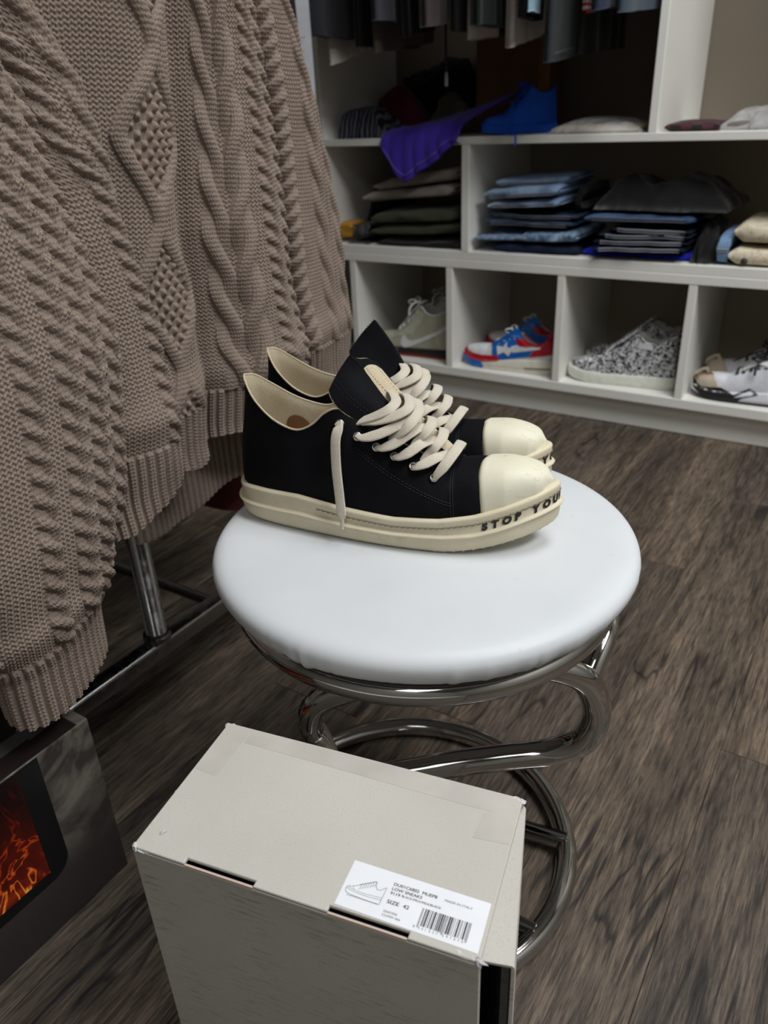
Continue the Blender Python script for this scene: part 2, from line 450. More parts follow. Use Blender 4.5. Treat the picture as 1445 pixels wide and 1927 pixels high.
# front wall carries two tab cut-outs matched to the slots: a pinkish raw edge shows
fw = wall('front_panel', 0, LW, -.0003, T)
wall('left_panel', 0, T, T, LD)
wall('back_panel', T, LW - .001, LD - T, LD)
wall('bottom_panel', T, LW - .002, T, LD - T, .0005, .003)
wall('inner_shade_sheet', T + .001, LW - .012, T + .010, T + .0115, .004, zt - .010, M_black)  # black sheets added inside the box, painting the shade in the lid gap
wall('inner_shade_sheet', LW - .0115, LW - .0100, T + .0005, LD - T - .0005, .004, zt - .0060, M_black)
M_raw = plain('raw_board_edge', (202, 176, 160), .8)
for a, b in ((.0378, .0853), (.1329, .1810)):
    MB().box(a + .0004, b - .0004, -.0002, .0008, zt - T - .0012, zt - .0012, 0).build('tab_edge', M_raw, fw, smooth=False)
    MB().box(a + .001, b + (-.001), .0024, .0030, zt - .012, zt - .0040, 0).build('tuck_tab', plain('tab_board', (96, 86, 86), .8), box, smooth=False)
# lid hinged on the far right upright edge, standing slightly open at the front
def lidp(p):    # hinge at (LW-.0005, LD), p = distance along lid towards the front, q = inwards
    h = np.array([LW + .0005, LD + .0005]); f = np.array([LW + .0170, .0085])
    d = (f - h) / np.linalg.norm(f - h); return h + d * p
pl = float(np.linalg.norm(np.array([LW + .0170, .0085]) - np.array([LW + .0005, LD + .0005])))
m = MB()
h0 = lidp(0); h1 = lidp(pl); nx = np.array([-(h1 - h0)[1], (h1 - h0)[0]]); nx /= np.linalg.norm(nx)
if nx[0] < 0: nx = -nx
ring = []
for z in (.002, zt - .011, zt - .0085, zt - .0072):
    ins = {.002: 0, zt - .011: 0, zt - .0085: -.0004, zt - .0072: -.0016}[z]
    ring.append([(*(h0 + nx * (.0000 + ins)), z), (*(h1 + nx * ins), z)])
ring.append([(*(h0 + nx * -.010), zt - .0070), (*(h1 + nx * -.024), zt - .0070)])
ring.append([(*(h0 + nx * -.010), zt - .0088), (*(h1 + nx * -.024), zt - .0088)])
ring.append([(*(h0 + nx * -.0020), zt - .0090), (*(h1 + nx * -.0020), zt - .0090)])
ring.append([(*(h0 + nx * -.0020), .002), (*(h1 + nx * -.0020), .002)])
m.grid(np.array(ring), closed_u=True, flip=False)
n = len(ring)
m.f.append([i * 2 for i in range(n)][::-1]); m.mi.append(0); m.f.append([i * 2 + 1 for i in range(n)]); m.mi.append(0)
o = m.build('lid', M_kraft, box, smooth=False)
bm = bmesh.new(); bm.from_mesh(o.data); bmesh.ops.recalc_face_normals(bm, faces=bm.faces); bm.to_mesh(o.data); bm.free()
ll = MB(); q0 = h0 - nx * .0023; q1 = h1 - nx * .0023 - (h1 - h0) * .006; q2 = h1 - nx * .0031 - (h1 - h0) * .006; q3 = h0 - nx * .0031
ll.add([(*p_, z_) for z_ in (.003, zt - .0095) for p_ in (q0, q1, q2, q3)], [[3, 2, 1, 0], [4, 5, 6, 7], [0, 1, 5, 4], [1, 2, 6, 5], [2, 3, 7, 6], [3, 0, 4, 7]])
ll.build('lid_shade_sheet', M_black, o, smooth=False)  # black sheet on the lid's inner face, standing in for shade
# tape, worn corners, flake
def sheet(name, pts, z, mat, par=box, th=.00012):
    m = MB(); n = len(pts)
    m.add([(x, y, z) for x, y in pts] + [(x, y, z + th) for x, y in pts], [list(range(n))[::-1], list(range(n, 2 * n))] + [[i, (i + 1) % n, n + (i + 1) % n, n + i] for i in range(n)])
    return m.build(name, mat, par, smooth=False)
M_tape = plain('paper_tape', (188, 183, 175), .42, bump=.15, bscale=120)
sheet('tape_strip', [(.0012, .068), (.0195, .0665), (.0205, .1135), (.0012, .1138)], zt, M_tape)
sheet('tape_strip', [(.021, .1005), (.19, .0975), (.205, .098), (.205, .1135), (.021, .1138)], zt + .00002, M_tape)
sheet('tape_strip', [(.197, .075), (.2195, .077), (.2195, .1135), (.2055, .1135), (.2045, .0975), (.199, .096)], zt + .00004, M_tape)
def crumple(name, c, r, seed, n=22, flat=.45, mat=M_paper):
    rs = np.random.RandomState(seed); bm = bmesh.new()
    bmesh.ops.create_icosphere(bm, subdivisions=3, radius=1)
    q = np.array([v.co[:] for v in bm.verts])
    d = fbm2(q[:, 0] * 2.2 + q[:, 2], q[:, 1] * 2.2 - q[:, 2], seed, 3)
    for v, dd in zip(bm.verts, d):
        f = 1 + .9 * dd
        v.co = Vector((c[0] + v.co.x * r[0] * f, c[1] + v.co.y * r[1] * f, c[2] + v.co.z * r[2] * f))
    return MB().bm(bm).build(name, mat, box, smooth=False)
crumple('worn_corner', (.0020, .0018, zt - .0022), (.0021, .0021, .0026), 3)
crumple('worn_corner', (.0068, .0004, zt - .0024), (.0055, .0009, .0010), 5)
crumple('worn_corner', (.2135, .0014, zt - .0014), (.0085, .0016, .0015), 8)
crumple('worn_corner', (.2200, .0016, zt - .0030), (.0018, .0018, .0036), 9)
crumple('worn_corner', (.0010, .052, zt - .0016), (.0013, .0075, .0016), 12, mat=M_kraft)
crumple('worn_corner', (.2165, .1128, zt - .0008), (.0050, .0022, .0010), 14)
crumple('worn_corner', (.0030, .1128, zt - .0006), (.0045, .0024, .0009), 15, mat=M_kraft)
m = MB(); m.add([(.0122, .0125, zt + .0003), (.0150, .0168, zt + .0012), (.0138, .0170, zt + .0011), (.0112, .0140, zt + .0012), (.0131, .0152, zt + .0026)], [[0, 1, 4], [1, 2, 4], [2, 3, 4], [3, 0, 4], [3, 2, 1, 0]])
m.build('torn_flake', M_paper, box, smooth=False)

# label with its print, every mark a flat mesh a tenth of a millimetre proud
M_label = plain('label_paper', (232, 234, 238), .45, var=.02, scale=60)
M_ink = plain('black_ink', (26, 25, 26), .6)
lab = sheet('size_label', [(.1350, .0058), (.2192, .0042), (.2188, .0350), (.1350, .0362)], zt + .00005, M_label, th=.00013)
ZI = zt + .00026
def text2d(s, size, bold=0.0, sx=1.0):
    cu = bpy.data.curves.new('t', 'FONT'); cu.body = s; cu.size = size; cu.offset = bold; cu.resolution_u = 3
    ob = bpy.data.objects.new('t', cu); C.objects.link(ob)
    dg = bpy.context.evaluated_depsgraph_get(); dg.update()
    me = bpy.data.meshes.new_from_object(ob.evaluated_get(dg))
    v = np.array([p.co[:] for p in me.vertices]).reshape(-1, 3); f = [list(p.vertices) for p in me.polygons]
    bpy.data.objects.remove(ob); bpy.data.curves.remove(cu); bpy.data.meshes.remove(me)
    v[:, 0] *= sx
    return v, f
def print_text(s, x, y, width, cap, bold=0.0):
    v, f = text2d(s, 1.0, 0.0)
    if bold:     # heavy print: the same glyphs struck three times, a hair apart
        n = len(v); off = [np.array([dx, dy, 0]) * bold for dx, dy in ((0, 0), (1.6, 0), (.8, .8))]
        v, f = np.concatenate([v + o_ for o_ in off]), [[i + n * k for i in q_] for k in range(3) for q_ in f]
    v[:, 0] -= v[:, 0].min(); h = v[:, 1].max() - min(0, v[:, 1].min())
    hh = max(v[:, 1].max(), 1e-6)
    v[:, 0] *= (width / v[:, 0].max()) if len(s) > 1 else cap / hh * 1.05; v[:, 1] *= cap / hh
    v[:, 0] += x; v[:, 1] += y; v[:, 2] = ZI
    m = MB(); m.add(v, f); return m.build('printed_text', M_ink, lab, smooth=False)
print_text('DU01C6802  MUEP8', .1628, .0277, .0262, .0020, .020)
print_text('LOW SNEAKS', .1628, .0247, .0182, .0019, .020)
print_text('9119', .1628, .0218, .0058, .0019, .020)
print_text('BLACK/MILK/MILK/BLACK', .1697, .0222, .0234, .0014, .012)
print_text('SIZE', .1628, .0160, .0072, .0023, .022)
print_text('42', .1724, .0160, .0036, .0023, .022)
print_text('5543306', .1630, .0102, .0081, .0014)
print_text('COMM 466', .1630, .0078, .0107, .0014)
print_text('MADE IN ITALY', .1936, .0277, .0162, .0014)
print_text('8', .1816, .0071, .0009, .0014)
for i, ch in enumerate('051527'): print_text(ch, .1845 + i * .00205, .0071, .0010, .0014)
for i, ch in enumerate('597070'): print_text(ch, .1983 + i * .00215, .0071, .0010, .0014)
Lc = {'0': '0001101', '1': '0011001', '2': '0010011', '3': '0111101', '4': '0100011', '5': '0110001', '6': '0101111', '7': '0111011', '8': '0110111', '9': '0001011'}
par = 'LGLGGL'; bits = '101'
for ch, p_ in zip('051527', par):
    c_ = Lc[ch]; bits += c_ if p_ == 'L' else ''.join('1' if b == '0' else '0' for b in c_)[::-1]
bits += '01010'
for ch in '597070': bits += ''.join('1' if b == '0' else '0' for b in Lc[ch])
bits += '101'
m = MB(); x = .1834; mw = (.2117 - .1834) / 95; i = 0
while i < 95:
    if bits[i] == '1':
        j = i
        while j < 95 and bits[j] == '1': j += 1
        low = .0078 if (i < 3 or i > 91 or 44 < i < 50) else .0090
        m.add([(x + i * mw, low, ZI), (x + j * mw, low, ZI), (x + j * mw, .0198, ZI), (x + i * mw, .0198, ZI)], [[0, 1, 2, 3]])
        i = j
    else: i += 1
m.build('barcode', M_ink, lab, smooth=False)
def ink_line(pts, wd, name='line_drawing', m=None):
    p = np.array(pts, float); T_ = np.gradient(p, axis=0); T_ /= np.linalg.norm(T_, axis=1)[:, None] + 1e-9
    nn = np.stack([-T_[:, 1], T_[:, 0]], -1) * wd / 2
    a = np.c_[p + nn, np.full(len(p), ZI)]; b = np.c_[p - nn, np.full(len(p), ZI)]
    m.grid(np.stack([a, b], 1)); return m
m = MB(); q = lambda pts, n=6: smooth_path(pts, n)
X0, Y0 = .1373, .0130     # sneaker outline, toe at the left
ol = [(0, .0040), (.0006, .0056), (.0026, .0062), (.0065, .0082), (.0125, .0118), (.0150, .0136), (.0158, .0132), (.0163, .0108), (.0178, .0090), (.0200, .0096), (.0222, .0118), (.0224, .0090), (.0221, .0045), (.0219, .0010), (.0210, .0004), (.012, .0006), (.004, .0012), (.0008, .0022), (0, .0040)]
ink_line(q([(X0 + a, Y0 + b) for a, b in ol]), .00022, m=m)
ink_line(q([(X0 + a, Y0 + b) for a, b in ((.0003, .0046), (.004, .0036), (.012, .0030), (.0219, .0034))]), .00018, m=m)
ink_line(q([(X0 + a, Y0 + b) for a, b in ((.0010, .0054), (.005, .0046), (.012, .0042), (.0221, .0048))]), .00016, m=m)
ink_line(q([(X0 + a, Y0 + b) for a, b in ((.0036, .0064), (.0044, .0056), (.0046, .0046))]), .00016, m=m)
ink_line(q([(X0 + a, Y0 + b) for a, b in ((.0070, .0058), (.0110, .0080), (.0150, .0104), (.0163, .0106))]), .00012, m=m)
for k in range(7):
    t_ = k / 6; bx = X0 + .0068 + t_ * .0076; by = Y0 + .0080 + t_ * .0044
    ink_line(q([(bx - .0002, by + .0002), (bx + .0004, by + .0012), (bx + .0012, by + .0002), (bx + .0008, by - .0016)]), .00018, m=m)
for k in range(17):
    bx = X0 + .0022 + k * .00112
    ink_line(np.array([(bx, Y0 + .0008), (bx + .0003, Y0 + .0000), (bx + .0006, Y0 + .0006)]), .00028, m=m)
m.build('line_drawing', M_ink, lab, smooth=False)

# ------------------------------------------------------------------ printed appliance carton on the floor at the left
HX, HY1, HY0, HZ = -.583, .331, -.16, .214
def steel_print():
    t = Nt('printed_steel'); v = t.coords()
    mp = t.n('ShaderNodeMapping'); mp.inputs['Scale'].default_value = (1, 60, 1.2); t.l(v, mp.inputs[0])
    br = t.noise(mp.outputs[0], 16, 3, .6)
    smoke = t.noise(v, 14, 5, .6, 1.4)
    sep = t.n('ShaderNodeSeparateXYZ'); t.l(v, sep.inputs[0])
    top = t.ramp(sep.outputs[2], [(.06, (0, 0, 0, 1)), (.15, (.85,) * 3 + (1,)), (.21, (1, 1, 1, 1))])
    sm = t.math('MULTIPLY', top, t.ramp(smoke, [(.42, (0, 0, 0, 1)), (.66, (.8,) * 3 + (1,))]))
    base = t.mix(.5, t.ramp(sep.outputs[2], [(0, srgb(52, 45, 45)), (.2, srgb(66, 59, 55))]), t.ramp(br, [(.3, (.28,) * 3 + (1,)), (.7, (.62,) * 3 + (1,))]), 'OVERLAY')
    t.set(t.mix(sm, base, srgb(150, 145, 132)), .45, 0, .35)
    return t.m
def fire_print():
    t = Nt('printed_flames'); v = t.coords((1, 1, .75)); mp = t.n('ShaderNodeMapping'); t.l(v, mp.inputs[0])
    a = t.noise(mp.outputs[0], 26, 4, .62, 2.2); b = t.noise(mp.outputs[0], 15, 2, .5, 3.5)
    sep = t.n('ShaderNodeSeparateXYZ'); t.l(t.coords(), sep.inputs[0])
    hgt = t.ramp(sep.outputs[2], [(.07, (1, 1, 1, 1)), (.125, (.55,) * 3 + (1,)), (.19, (.12,) * 3 + (1,))])
    fac = t.math('MULTIPLY', hgt, t.math('ADD', t.math('MULTIPLY', a, .62), t.math('MULTIPLY', t.ramp(b, [(.46, (0, 0, 0, 1)), (.5, (.75,) * 3 + (1,)), (.54, (0, 0, 0, 1))]), .7)))
    t.set(t.ramp(fac, [(.04, srgb(20, 6, 5)), (.22, srgb(92, 20, 10)), (.42, srgb(190, 62, 18)), (.62, srgb(240, 140, 36)), (.85, srgb(255, 226, 130))]), .3)
    return t.m
carton = thing('appliance_carton', 'carton printed with an oven window and flames, under the hanging sweater', 'box', (HX, HY1, 0))
MB().box(-.30, 0, HY0 - HY1, 0, .0005, HZ, .0015, 2).build('carton_body', steel_print(), carton, smooth=False)
def yz_sheet(name, pts, mat, par, lift):
    n = len(pts); m = MB()
    m.add([(lift, y - HY1, z) for y, z in pts] + [(lift - .0004, y - HY1, z) for y, z in pts], [list(range(n)), list(range(n, 2 * n))[::-1]] + [[i, n + i, n + (i + 1) % n, (i + 1) % n] for i in range(n)])
    o = m.build(name, mat, par, smooth=False)
    bm = bmesh.new(); bm.from_mesh(o.data); bmesh.ops.recalc_face_normals(bm, faces=bm.faces); bm.to_mesh(o.data); bm.free(); return o
rc = [(.272 - .022 + .022 * math.cos(a), .064 + .022 + .022 * math.sin(a)) for a in np.linspace(0, -math.pi / 2, 9)]
wf = yz_sheet('window_print', [(-.12, .2125), (.2720, .2125)] + rc + [(-.12, .064)], plain('printed_black', (17, 16, 17), .3), carton, .0004)
yz_sheet('flame_print', [(-.08, .2120), (.2495, .2120), (.2495, .078), (-.08, .078)], fire_print(), wf, .0008)
ml = MB(); ml.box(-.10, -.001, HY0 - HY1 + .02, -.012, HZ + .0001, HZ + .0005)
tp = ml.build('top_print', plain('printed_dark_lid', (40, 32, 30), .35), carton, smooth=False)
hm = MB()
hb = lambda x0, x1, y0, y1, z: hm.box(x0, x1, y0 - HY1, y1 - HY1, z, z + .0004)
hb(-.043, -.026, -.1, .282, HZ + .0006); hb(-.046, -.023, .282, .314, HZ + .0006)
hm.build('handle_print', plain('printed_grey_handle', (78, 74, 74), .3), tp, smooth=False)

# ------------------------------------------------------------------ garment rack
RX, RY = -.745, .552
rack = thing('garment_rack', 'grey steel garment rack on black castors, carrying the knitted sweater', 'rack', (RX, RY, 0))
def rbox(name, x0, x1, y0, y1, z0, z1, bev=.004): return MB().box(x0 - RX, x1 - RX, y0 - RY, y1 - RY, z0, z1, bev, 3).build(name, M_chrome_dull, rack)
for xo in (0, -1.25):
    o = rbox('foot_bar', RX - .013 + xo, RX + .013 + xo, .36, .80, .082, .108)
    auto_smooth(o)
    MB().tube(np.array([(xo, 0, .106), (xo, 0, .6), (xo, 0, 1.4)]), .0145, 18).build('upright', M_chrome_dull, rack)
    MB().lathe([(.017, 0), (.019, .002), (.019, .010), (.0165, .013)], 18, (xo, 0, .108)).build('socket_collar', M_chrome_dull, rack)
    for yy in (.39, .775):
        c = np.array([xo, yy - RY, .03])
        m = MB()
        P = []
        for dx, r in ((-.011, .021), (-.010, .026), (-.006, .029), (.006, .029), (.010, .026), (.011, .021)):
            a = np.linspace(0, 2 * math.pi, 24, endpoint=False)
            P.append(np.stack([np.full(24, c[0] + dx), c[1] + r * np.cos(a), c[2] + r * np.sin(a)], -1))
        m.grid(np.array(P), closed_v=True, cap0=True, cap1=True)
        wh = m.build('castor_wheel', M_black, rack)
        m = MB().box(c[0] - .016, c[0] + .016, c[1] - .014, c[1] + .016, .058, .0655, .003)
        m.box(c[0] - .016, c[0] - .0125, c[1] - .010, c[1] + .012, .026, .060, .001).box(c[0] + .0125, c[0] + .016, c[1] - .010, c[1] + .012, .026, .060, .001)
        m.tube(np.array([(c[0], c[1], .064), (c[0], c[1], .083)]), .005, 10)
        m.build('castor_fork', M_black, rack, smooth=False)
for yy in (.412, .668):
    MB().tube(np.array([(-.012, yy - RY, .095), (-.62, yy - RY, .095), (-1.238, yy - RY, .095)]), .0085, 12).build('long_rail', M_chrome_dull, rack)
MB().tube(np.array([(.16, 0, 1.385), (-.4, 0, 1.385), (-1.4, 0, 1.385)]), .0125, 16).build('hanging_rail', M_chrome_dull, rack)
# ------------------------------------------------------------------ black canvas sneakers on the stool
def tabf(xs, ys): return lambda x: np.interp(x, xs, ys)
M_canvas = None
def canvas_black():
    t = Nt('black_nylon_canvas'); v = t.coords()
    f = t.noise(v, 22, 4); g = t.noise(v, 2600, 2)
    mp = t.n('ShaderNodeMapping'); mp.inputs['Scale'].default_value = (240, 240, 2600); t.l(v, mp.inputs[0])
    wv = t.noise(mp.outputs[0], 1.0, 2)
    t.set(t.ramp(f, [(.3, srgb(8, 8, 11)), (.7, srgb(14, 15, 21))]), .75, 0, .14, .0)
    b = t.bump(t.noise(v, 26, 3, .5, .5), .3, .004); t.bump(wv, .25, .0003, b)
    return t.m
def rubber(name, c0, c1):
    t = Nt(name); v = t.coords()
    f = t.noise(v, 30, 5, .6)
    mp = t.n('ShaderNodeMapping'); mp.inputs['Scale'].default_value = (1, 1, 3.2); t.l(v, mp.inputs[0])
    st = t.ramp(t.noise(mp.outputs[0], 42, 6, .72, .8), [(.58, (0, 0, 0, 1)), (.78, (.55,) * 3 + (1,))])
    t.set(t.mix(st, t.ramp(f, [(.3, srgb(*c0)), (.7, srgb(*c1))]), srgb(150, 133, 104)), .5, 0, .35)
    t.bump(t.noise(v, 260, 3), .1, .0004)
    return t.m
def twill(name, rgb):
    t = Nt(name); v = t.coords()
    wv = t.n('ShaderNodeTexWave', wave_type='BANDS', bands_direction='DIAGONAL'); wv.inputs['Scale'].default_value = 300; wv.inputs['Distortion'].default_value = 1.2
    wv.inputs['Detail'].default_value = 1; wv.inputs['Detail Scale'].default_value = 3; t.l(v, wv.inputs['Vector'])
    c = srgb(*rgb); lo = tuple(k * .58 for k in c[:3]) + (1,)
    base = t.ramp(wv.outputs['Fac'], [(.1, lo), (.6, c)])
    t.set(t.mix(t.ramp(t.noise(v, 30, 4), [(.45, (0, 0, 0, 1)), (.75, (.4,) * 3 + (1,))]), base, srgb(176, 150, 112)), .9, 0, .15, .1)
    t.bump(wv.outputs['Fac'], .4, .0004)
    return t.m
def lace_mat(name, rgb):
    t = Nt(name); uv = t.n('ShaderNodeUVMap')
    sep = t.n('ShaderNodeSeparateXYZ'); t.l(uv.outputs[0], sep.inputs[0])
    a = t.math('MULTIPLY', sep.outputs[1], 31.4); b = t.math('MULTIPLY', sep.outputs[0], 6500.0)
    saw = t.math('ABSOLUTE', t.math('SINE', a))
    h = t.math('SINE', t.math('ADD', b, t.math('MULTIPLY', saw, 2.4)))
    h2 = t.math('ADD', t.math('MULTIPLY', h, .5), t.math('MULTIPLY', saw, 1.1))
    v = t.coords(); f = t.noise(v, 700, 3, .7); c = srgb(*rgb)
    lo = tuple(k * .66 for k in c[:3]) + (1,)
    base = t.ramp(t.math('ADD', t.math('MULTIPLY', h2, .35), t.math('MULTIPLY', f, .6)), [(.2, lo), (.62, c)])
    t.set(base, .92, 0, .12, .2)
    t.bump(h2, .6, .0005)
    return t.m
M_canvas = canvas_black()
M_rubber = rubber('milk_rubber', (207, 196, 168), (220, 210, 184))
M_cap = rubber('milk_rubber_cap', (220, 215, 191), (229, 225, 204))
M_twill = twill('cream_twill', (214, 200, 172))
M_lace = lace_mat('cream_cotton_lace', (228, 218, 200))
M_steel = plain('eyelet_steel', (190, 188, 184), .25, 1.0)
M_sole_ink = plain('sole_print_black', (18, 18, 20), .5)

LAT = np.array([(.0, 0), (.006, .020), (.02, .033), (.045, .0405), (.08, .0455), (.12, .0495), (.16, .0515), (.20, .0500), (.235, .0450), (.262, .0365), (.285, .0235), (.299, .009), (.3035, -.003)])
MED = np.array([(.0, 0), (.008, .021), (.024, .0300), (.045, .0330), (.08, .0345), (.12, .0355), (.16, .0370), (.20, .0380), (.235, .0375), (.260, .0345), (.283, .0262), (.298, .0135), (.3035, .003)])
zt_ = tabf([0, .03, .077, .12, .17, .21, .24, .255, .27, .285, .303], [.0315, .034, .0355, .0315, .0290, .0315, .0370, .0415, .0462, .0515, .0575])
zr_ = tabf([0, .04, .08, .12, .17, .214, .24, .26, .28, .303], [.0165, .0175, .0185, .0160, .0150, .0165, .0200, .0255, .0325, .0395])
zb_ = lambda x: np.where(x > .215, .0215 * (np.clip((x - .210) / .093, 0, 1)) ** 1.5, 0) + .003 * np.clip((.028 - x) / .028, 0, 1) ** 2
def lateral_y(x, t_): return np.interp(x, t_[:, 0], t_[:, 1])

def sole_outline():
    lat = [(x, -y) for x, y in LAT]; med = [(x, y) for x, y in MED[1:-1]][::-1]
    pts = smooth_path(lat + med, 10, closed=True)
    # resample evenly
    d = np.r_[0, np.cumsum(np.linalg.norm(np.diff(np.r_[pts, pts[:1]], axis=0), axis=1))]
    q = np.linspace(0, d[-1], 241)[:-1]; pp = np.r_[pts, pts[:1]]
    out = np.stack([np.interp(q, d, pp[:, 0]), np.interp(q, d, pp[:, 1])], -1)
    for _ in range(2): out = .25 * np.roll(out, 1, 0) + .5 * out + .25 * np.roll(out, -1, 0)
    tg = np.roll(out, -1, 0) - np.roll(out, 1, 0); tg /= np.linalg.norm(tg, axis=1)[:, None]
    return out, np.stack([tg[:, 1], -tg[:, 0]], -1), q
OUTL, ONRM, OARC = sole_outline()

# wall table: top edge (x, |y|, z) and base station x
WALL0 = np.array([
 (.0130, .0000, .1290, .0070), (.0190, .0095, .1262, .0105), (.0310, .0195, .1150, .0260), (.0470, .0262, .1035, .0450), (.0630, .0305, .0967, .0620),
 (.0790, .0325, .0942, .0780), (.0930, .0318, .1002, .0930), (.1040, .0300, .1102, .1060), (.1145, .0275, .1150, .1170), (.1260, .0238, .1122, .1300),
 (.1400, .0205, .1030, .1450), (.1580, .0178, .0920, .1630), (.1760, .0155, .0820, .1820), (.1940, .0130, .0738, .2000), (.2100, .0095, .0672, .2150),
 (.2155, .0000, .0690, .2230), (.2370, .0000, .0712, .2440), (.2580, .0000, .0728, .2610), (.2760, .0000, .0712, .2770), (.2885, .0000, .0665, .2890), (.2962, .0000, .0580, .2962)])
FK = np.array([.25] * 7 + [.28, .3, .38, .48, .56, .62, .66, .68, .72, .80, .88, .92, .92, .9])
GK = np.array([.30] * 7 + [.28, .24, .16, .1, .06, .03, .02, .01] + [0] * 6)
def wall_eval(k, v, side, W=None, ztf=None, sx=1.0):
    """k fractional index into WALL, v 0 base..1 top; side -1 lateral, +1 medial"""
    WALL = WALL0 if W is None else W
    ztf = ztf or zt_
    n = len(WALL); idx = np.arange(n)
    def cr(col):
        i = int(min(max(math.floor(k), 0), n - 2)); t = k - i
        p1, p2 = col[i], col[i + 1]; p0 = col[i - 1] if i > 0 else 2 * p1 - p2; p3 = col[i + 2] if i + 2 < n else 2 * p2 - p1
        if 13 <= i <= 15: return p1 + (p2 - p1) * t
        return .5 * (2 * p1 + (p2 - p0) * t + (2 * p0 - 5 * p1 + 4 * p2 - p3) * t * t + (3 * p1 - p0 - 3 * p2 + p3) * t ** 3)
    tx, ty, tz, bx = (cr(WALL[:, j]) for j in range(4))
    tabl = LAT if side < 0 else MED
    by = float(np.interp(min(bx, .3034), tabl[:, 0], tabl[:, 1]))
    by = max(by - .0062, 0.0) if bx < .28 else max(by - .0062 * 1.0, 0.0)
    if k < 1: by *= k
    if k > 19: by *= (20 - k)
    bz = float(ztf(bx)) - .0035
    f = float(np.interp(k, idx, FK)); g = float(np.interp(k, idx, GK)); h = tz - bz
    B = np.array([bx, by, bz]); Tp = np.array([tx, ty, tz])
    C1 = B + np.array([0, (.0035 if k < 16 else .001) * min(1, by / .012), (.42 if k < 15 else .42 + .2 * min(1, (k - 15) / 2)) * h])
    C2 = Tp + np.array([0, f * max(by - ty, 0) + .001 * min(1, by / .012), -g * h])
    p = (1 - v) ** 3 * B + 3 * (1 - v) ** 2 * v * C1 + 3 * (1 - v) * v * v * C2 + v ** 3 * Tp
    return np.array([p[0], side * p[1], p[2]])
def wall_grid(ks, vs, side, W=None, ztf=None): return np.array([[wall_eval(k, v, side, W, ztf) for v in vs] for k in ks])
def grid_normals(P):
    du = np.gradient(P, axis=0); dv = np.gradient(P, axis=1); n = np.cross(du, dv)
    return n / (np.linalg.norm(n, axis=2)[:, :, None] + 1e-9)
def weld(o, d=1e-5):
    bm = bmesh.new(); bm.from_mesh(o.data); bmesh.ops.remove_doubles(bm, verts=bm.verts, dist=d)
    bmesh.ops.recalc_face_normals(bm, faces=bm.faces); bm.to_mesh(o.data); bm.free()
    o.data.polygons.foreach_set('use_smooth', np.ones(len(o.data.polygons), dtype=bool)); return o

def ribbon(m, path, ups, wd=.0092, th=.0023, uvs=None, taper=None):
    """flat woven lace: cross-section with five soft ridges on the upper face"""
    path = np.asarray(path); T_ = np.gradient(path, axis=0); T_ /= np.linalg.norm(T_, axis=1)[:, None] + 1e-9
    nv = 22; P = np.zeros((len(path), nv, 3)); sl = np.r_[0, np.cumsum(np.linalg.norm(np.diff(path, axis=0), axis=1))]
    for i in range(len(path)):
        up = ups[i] - T_[i] * (ups[i] @ T_[i]); up /= np.linalg.norm(up) + 1e-9; sd = np.cross(T_[i], up)
        w_ = wd if taper is None else wd * taper[i]
        for j in range(nv):
            a = 2 * math.pi * j / nv; cx = math.cos(a); cy = math.sin(a)
            x = math.copysign(abs(cx) ** .8, cx) * w_ / 2
            y = math.copysign(abs(cy) ** .55, cy) * th / 2 + .00042 * abs(math.sin(x / w_ * 15.7)) * math.copysign(1, cy) * (abs(cy) > .3)
            P[i, j] = path[i] + sd * x + up * y
    base = m.n
    m.grid(P, closed_v=True, cap0=True, cap1=True)
    if uvs is not None:
        U = np.zeros((len(path), nv, 2)); U[:, :, 0] = sl[:, None]; U[:, :, 1] = .5 + .5 * np.cos(2 * math.pi * np.arange(nv) / nv)
        uvs.append(U.reshape(-1, 2))
def lace_obj(name, ribs, parent):
    m = MB(); uvs = []
    for r in ribs: ribbon(m, r[0], r[1], uvs=uvs, taper=r[2])
    o = m.build(name, M_lace, parent)
    U = np.concatenate(uvs); me = o.data; ul = me.uv_layers.new(name='UVMap')
    li = np.zeros(len(me.loops), dtype=np.int32); me.loops.foreach_get('vertex_index', li)
    ul.data.foreach_set('uv', U[li].astype(np.float32).ravel())
    return o

AX = np.array([.16, 0, .03])
def lace_path(pts, n=10, ctr=(.165, 0, .055)):
    p = smooth_path(pts, n)
    up = p - np.array([0, 0, 0]); ups = np.zeros_like(p)
    for i in range(len(p)):
        c = np.array([p[i][0] - .010, p[i][1] * .35, p[i][2] - .03]); ups[i] = p[i] - c
    return p, ups

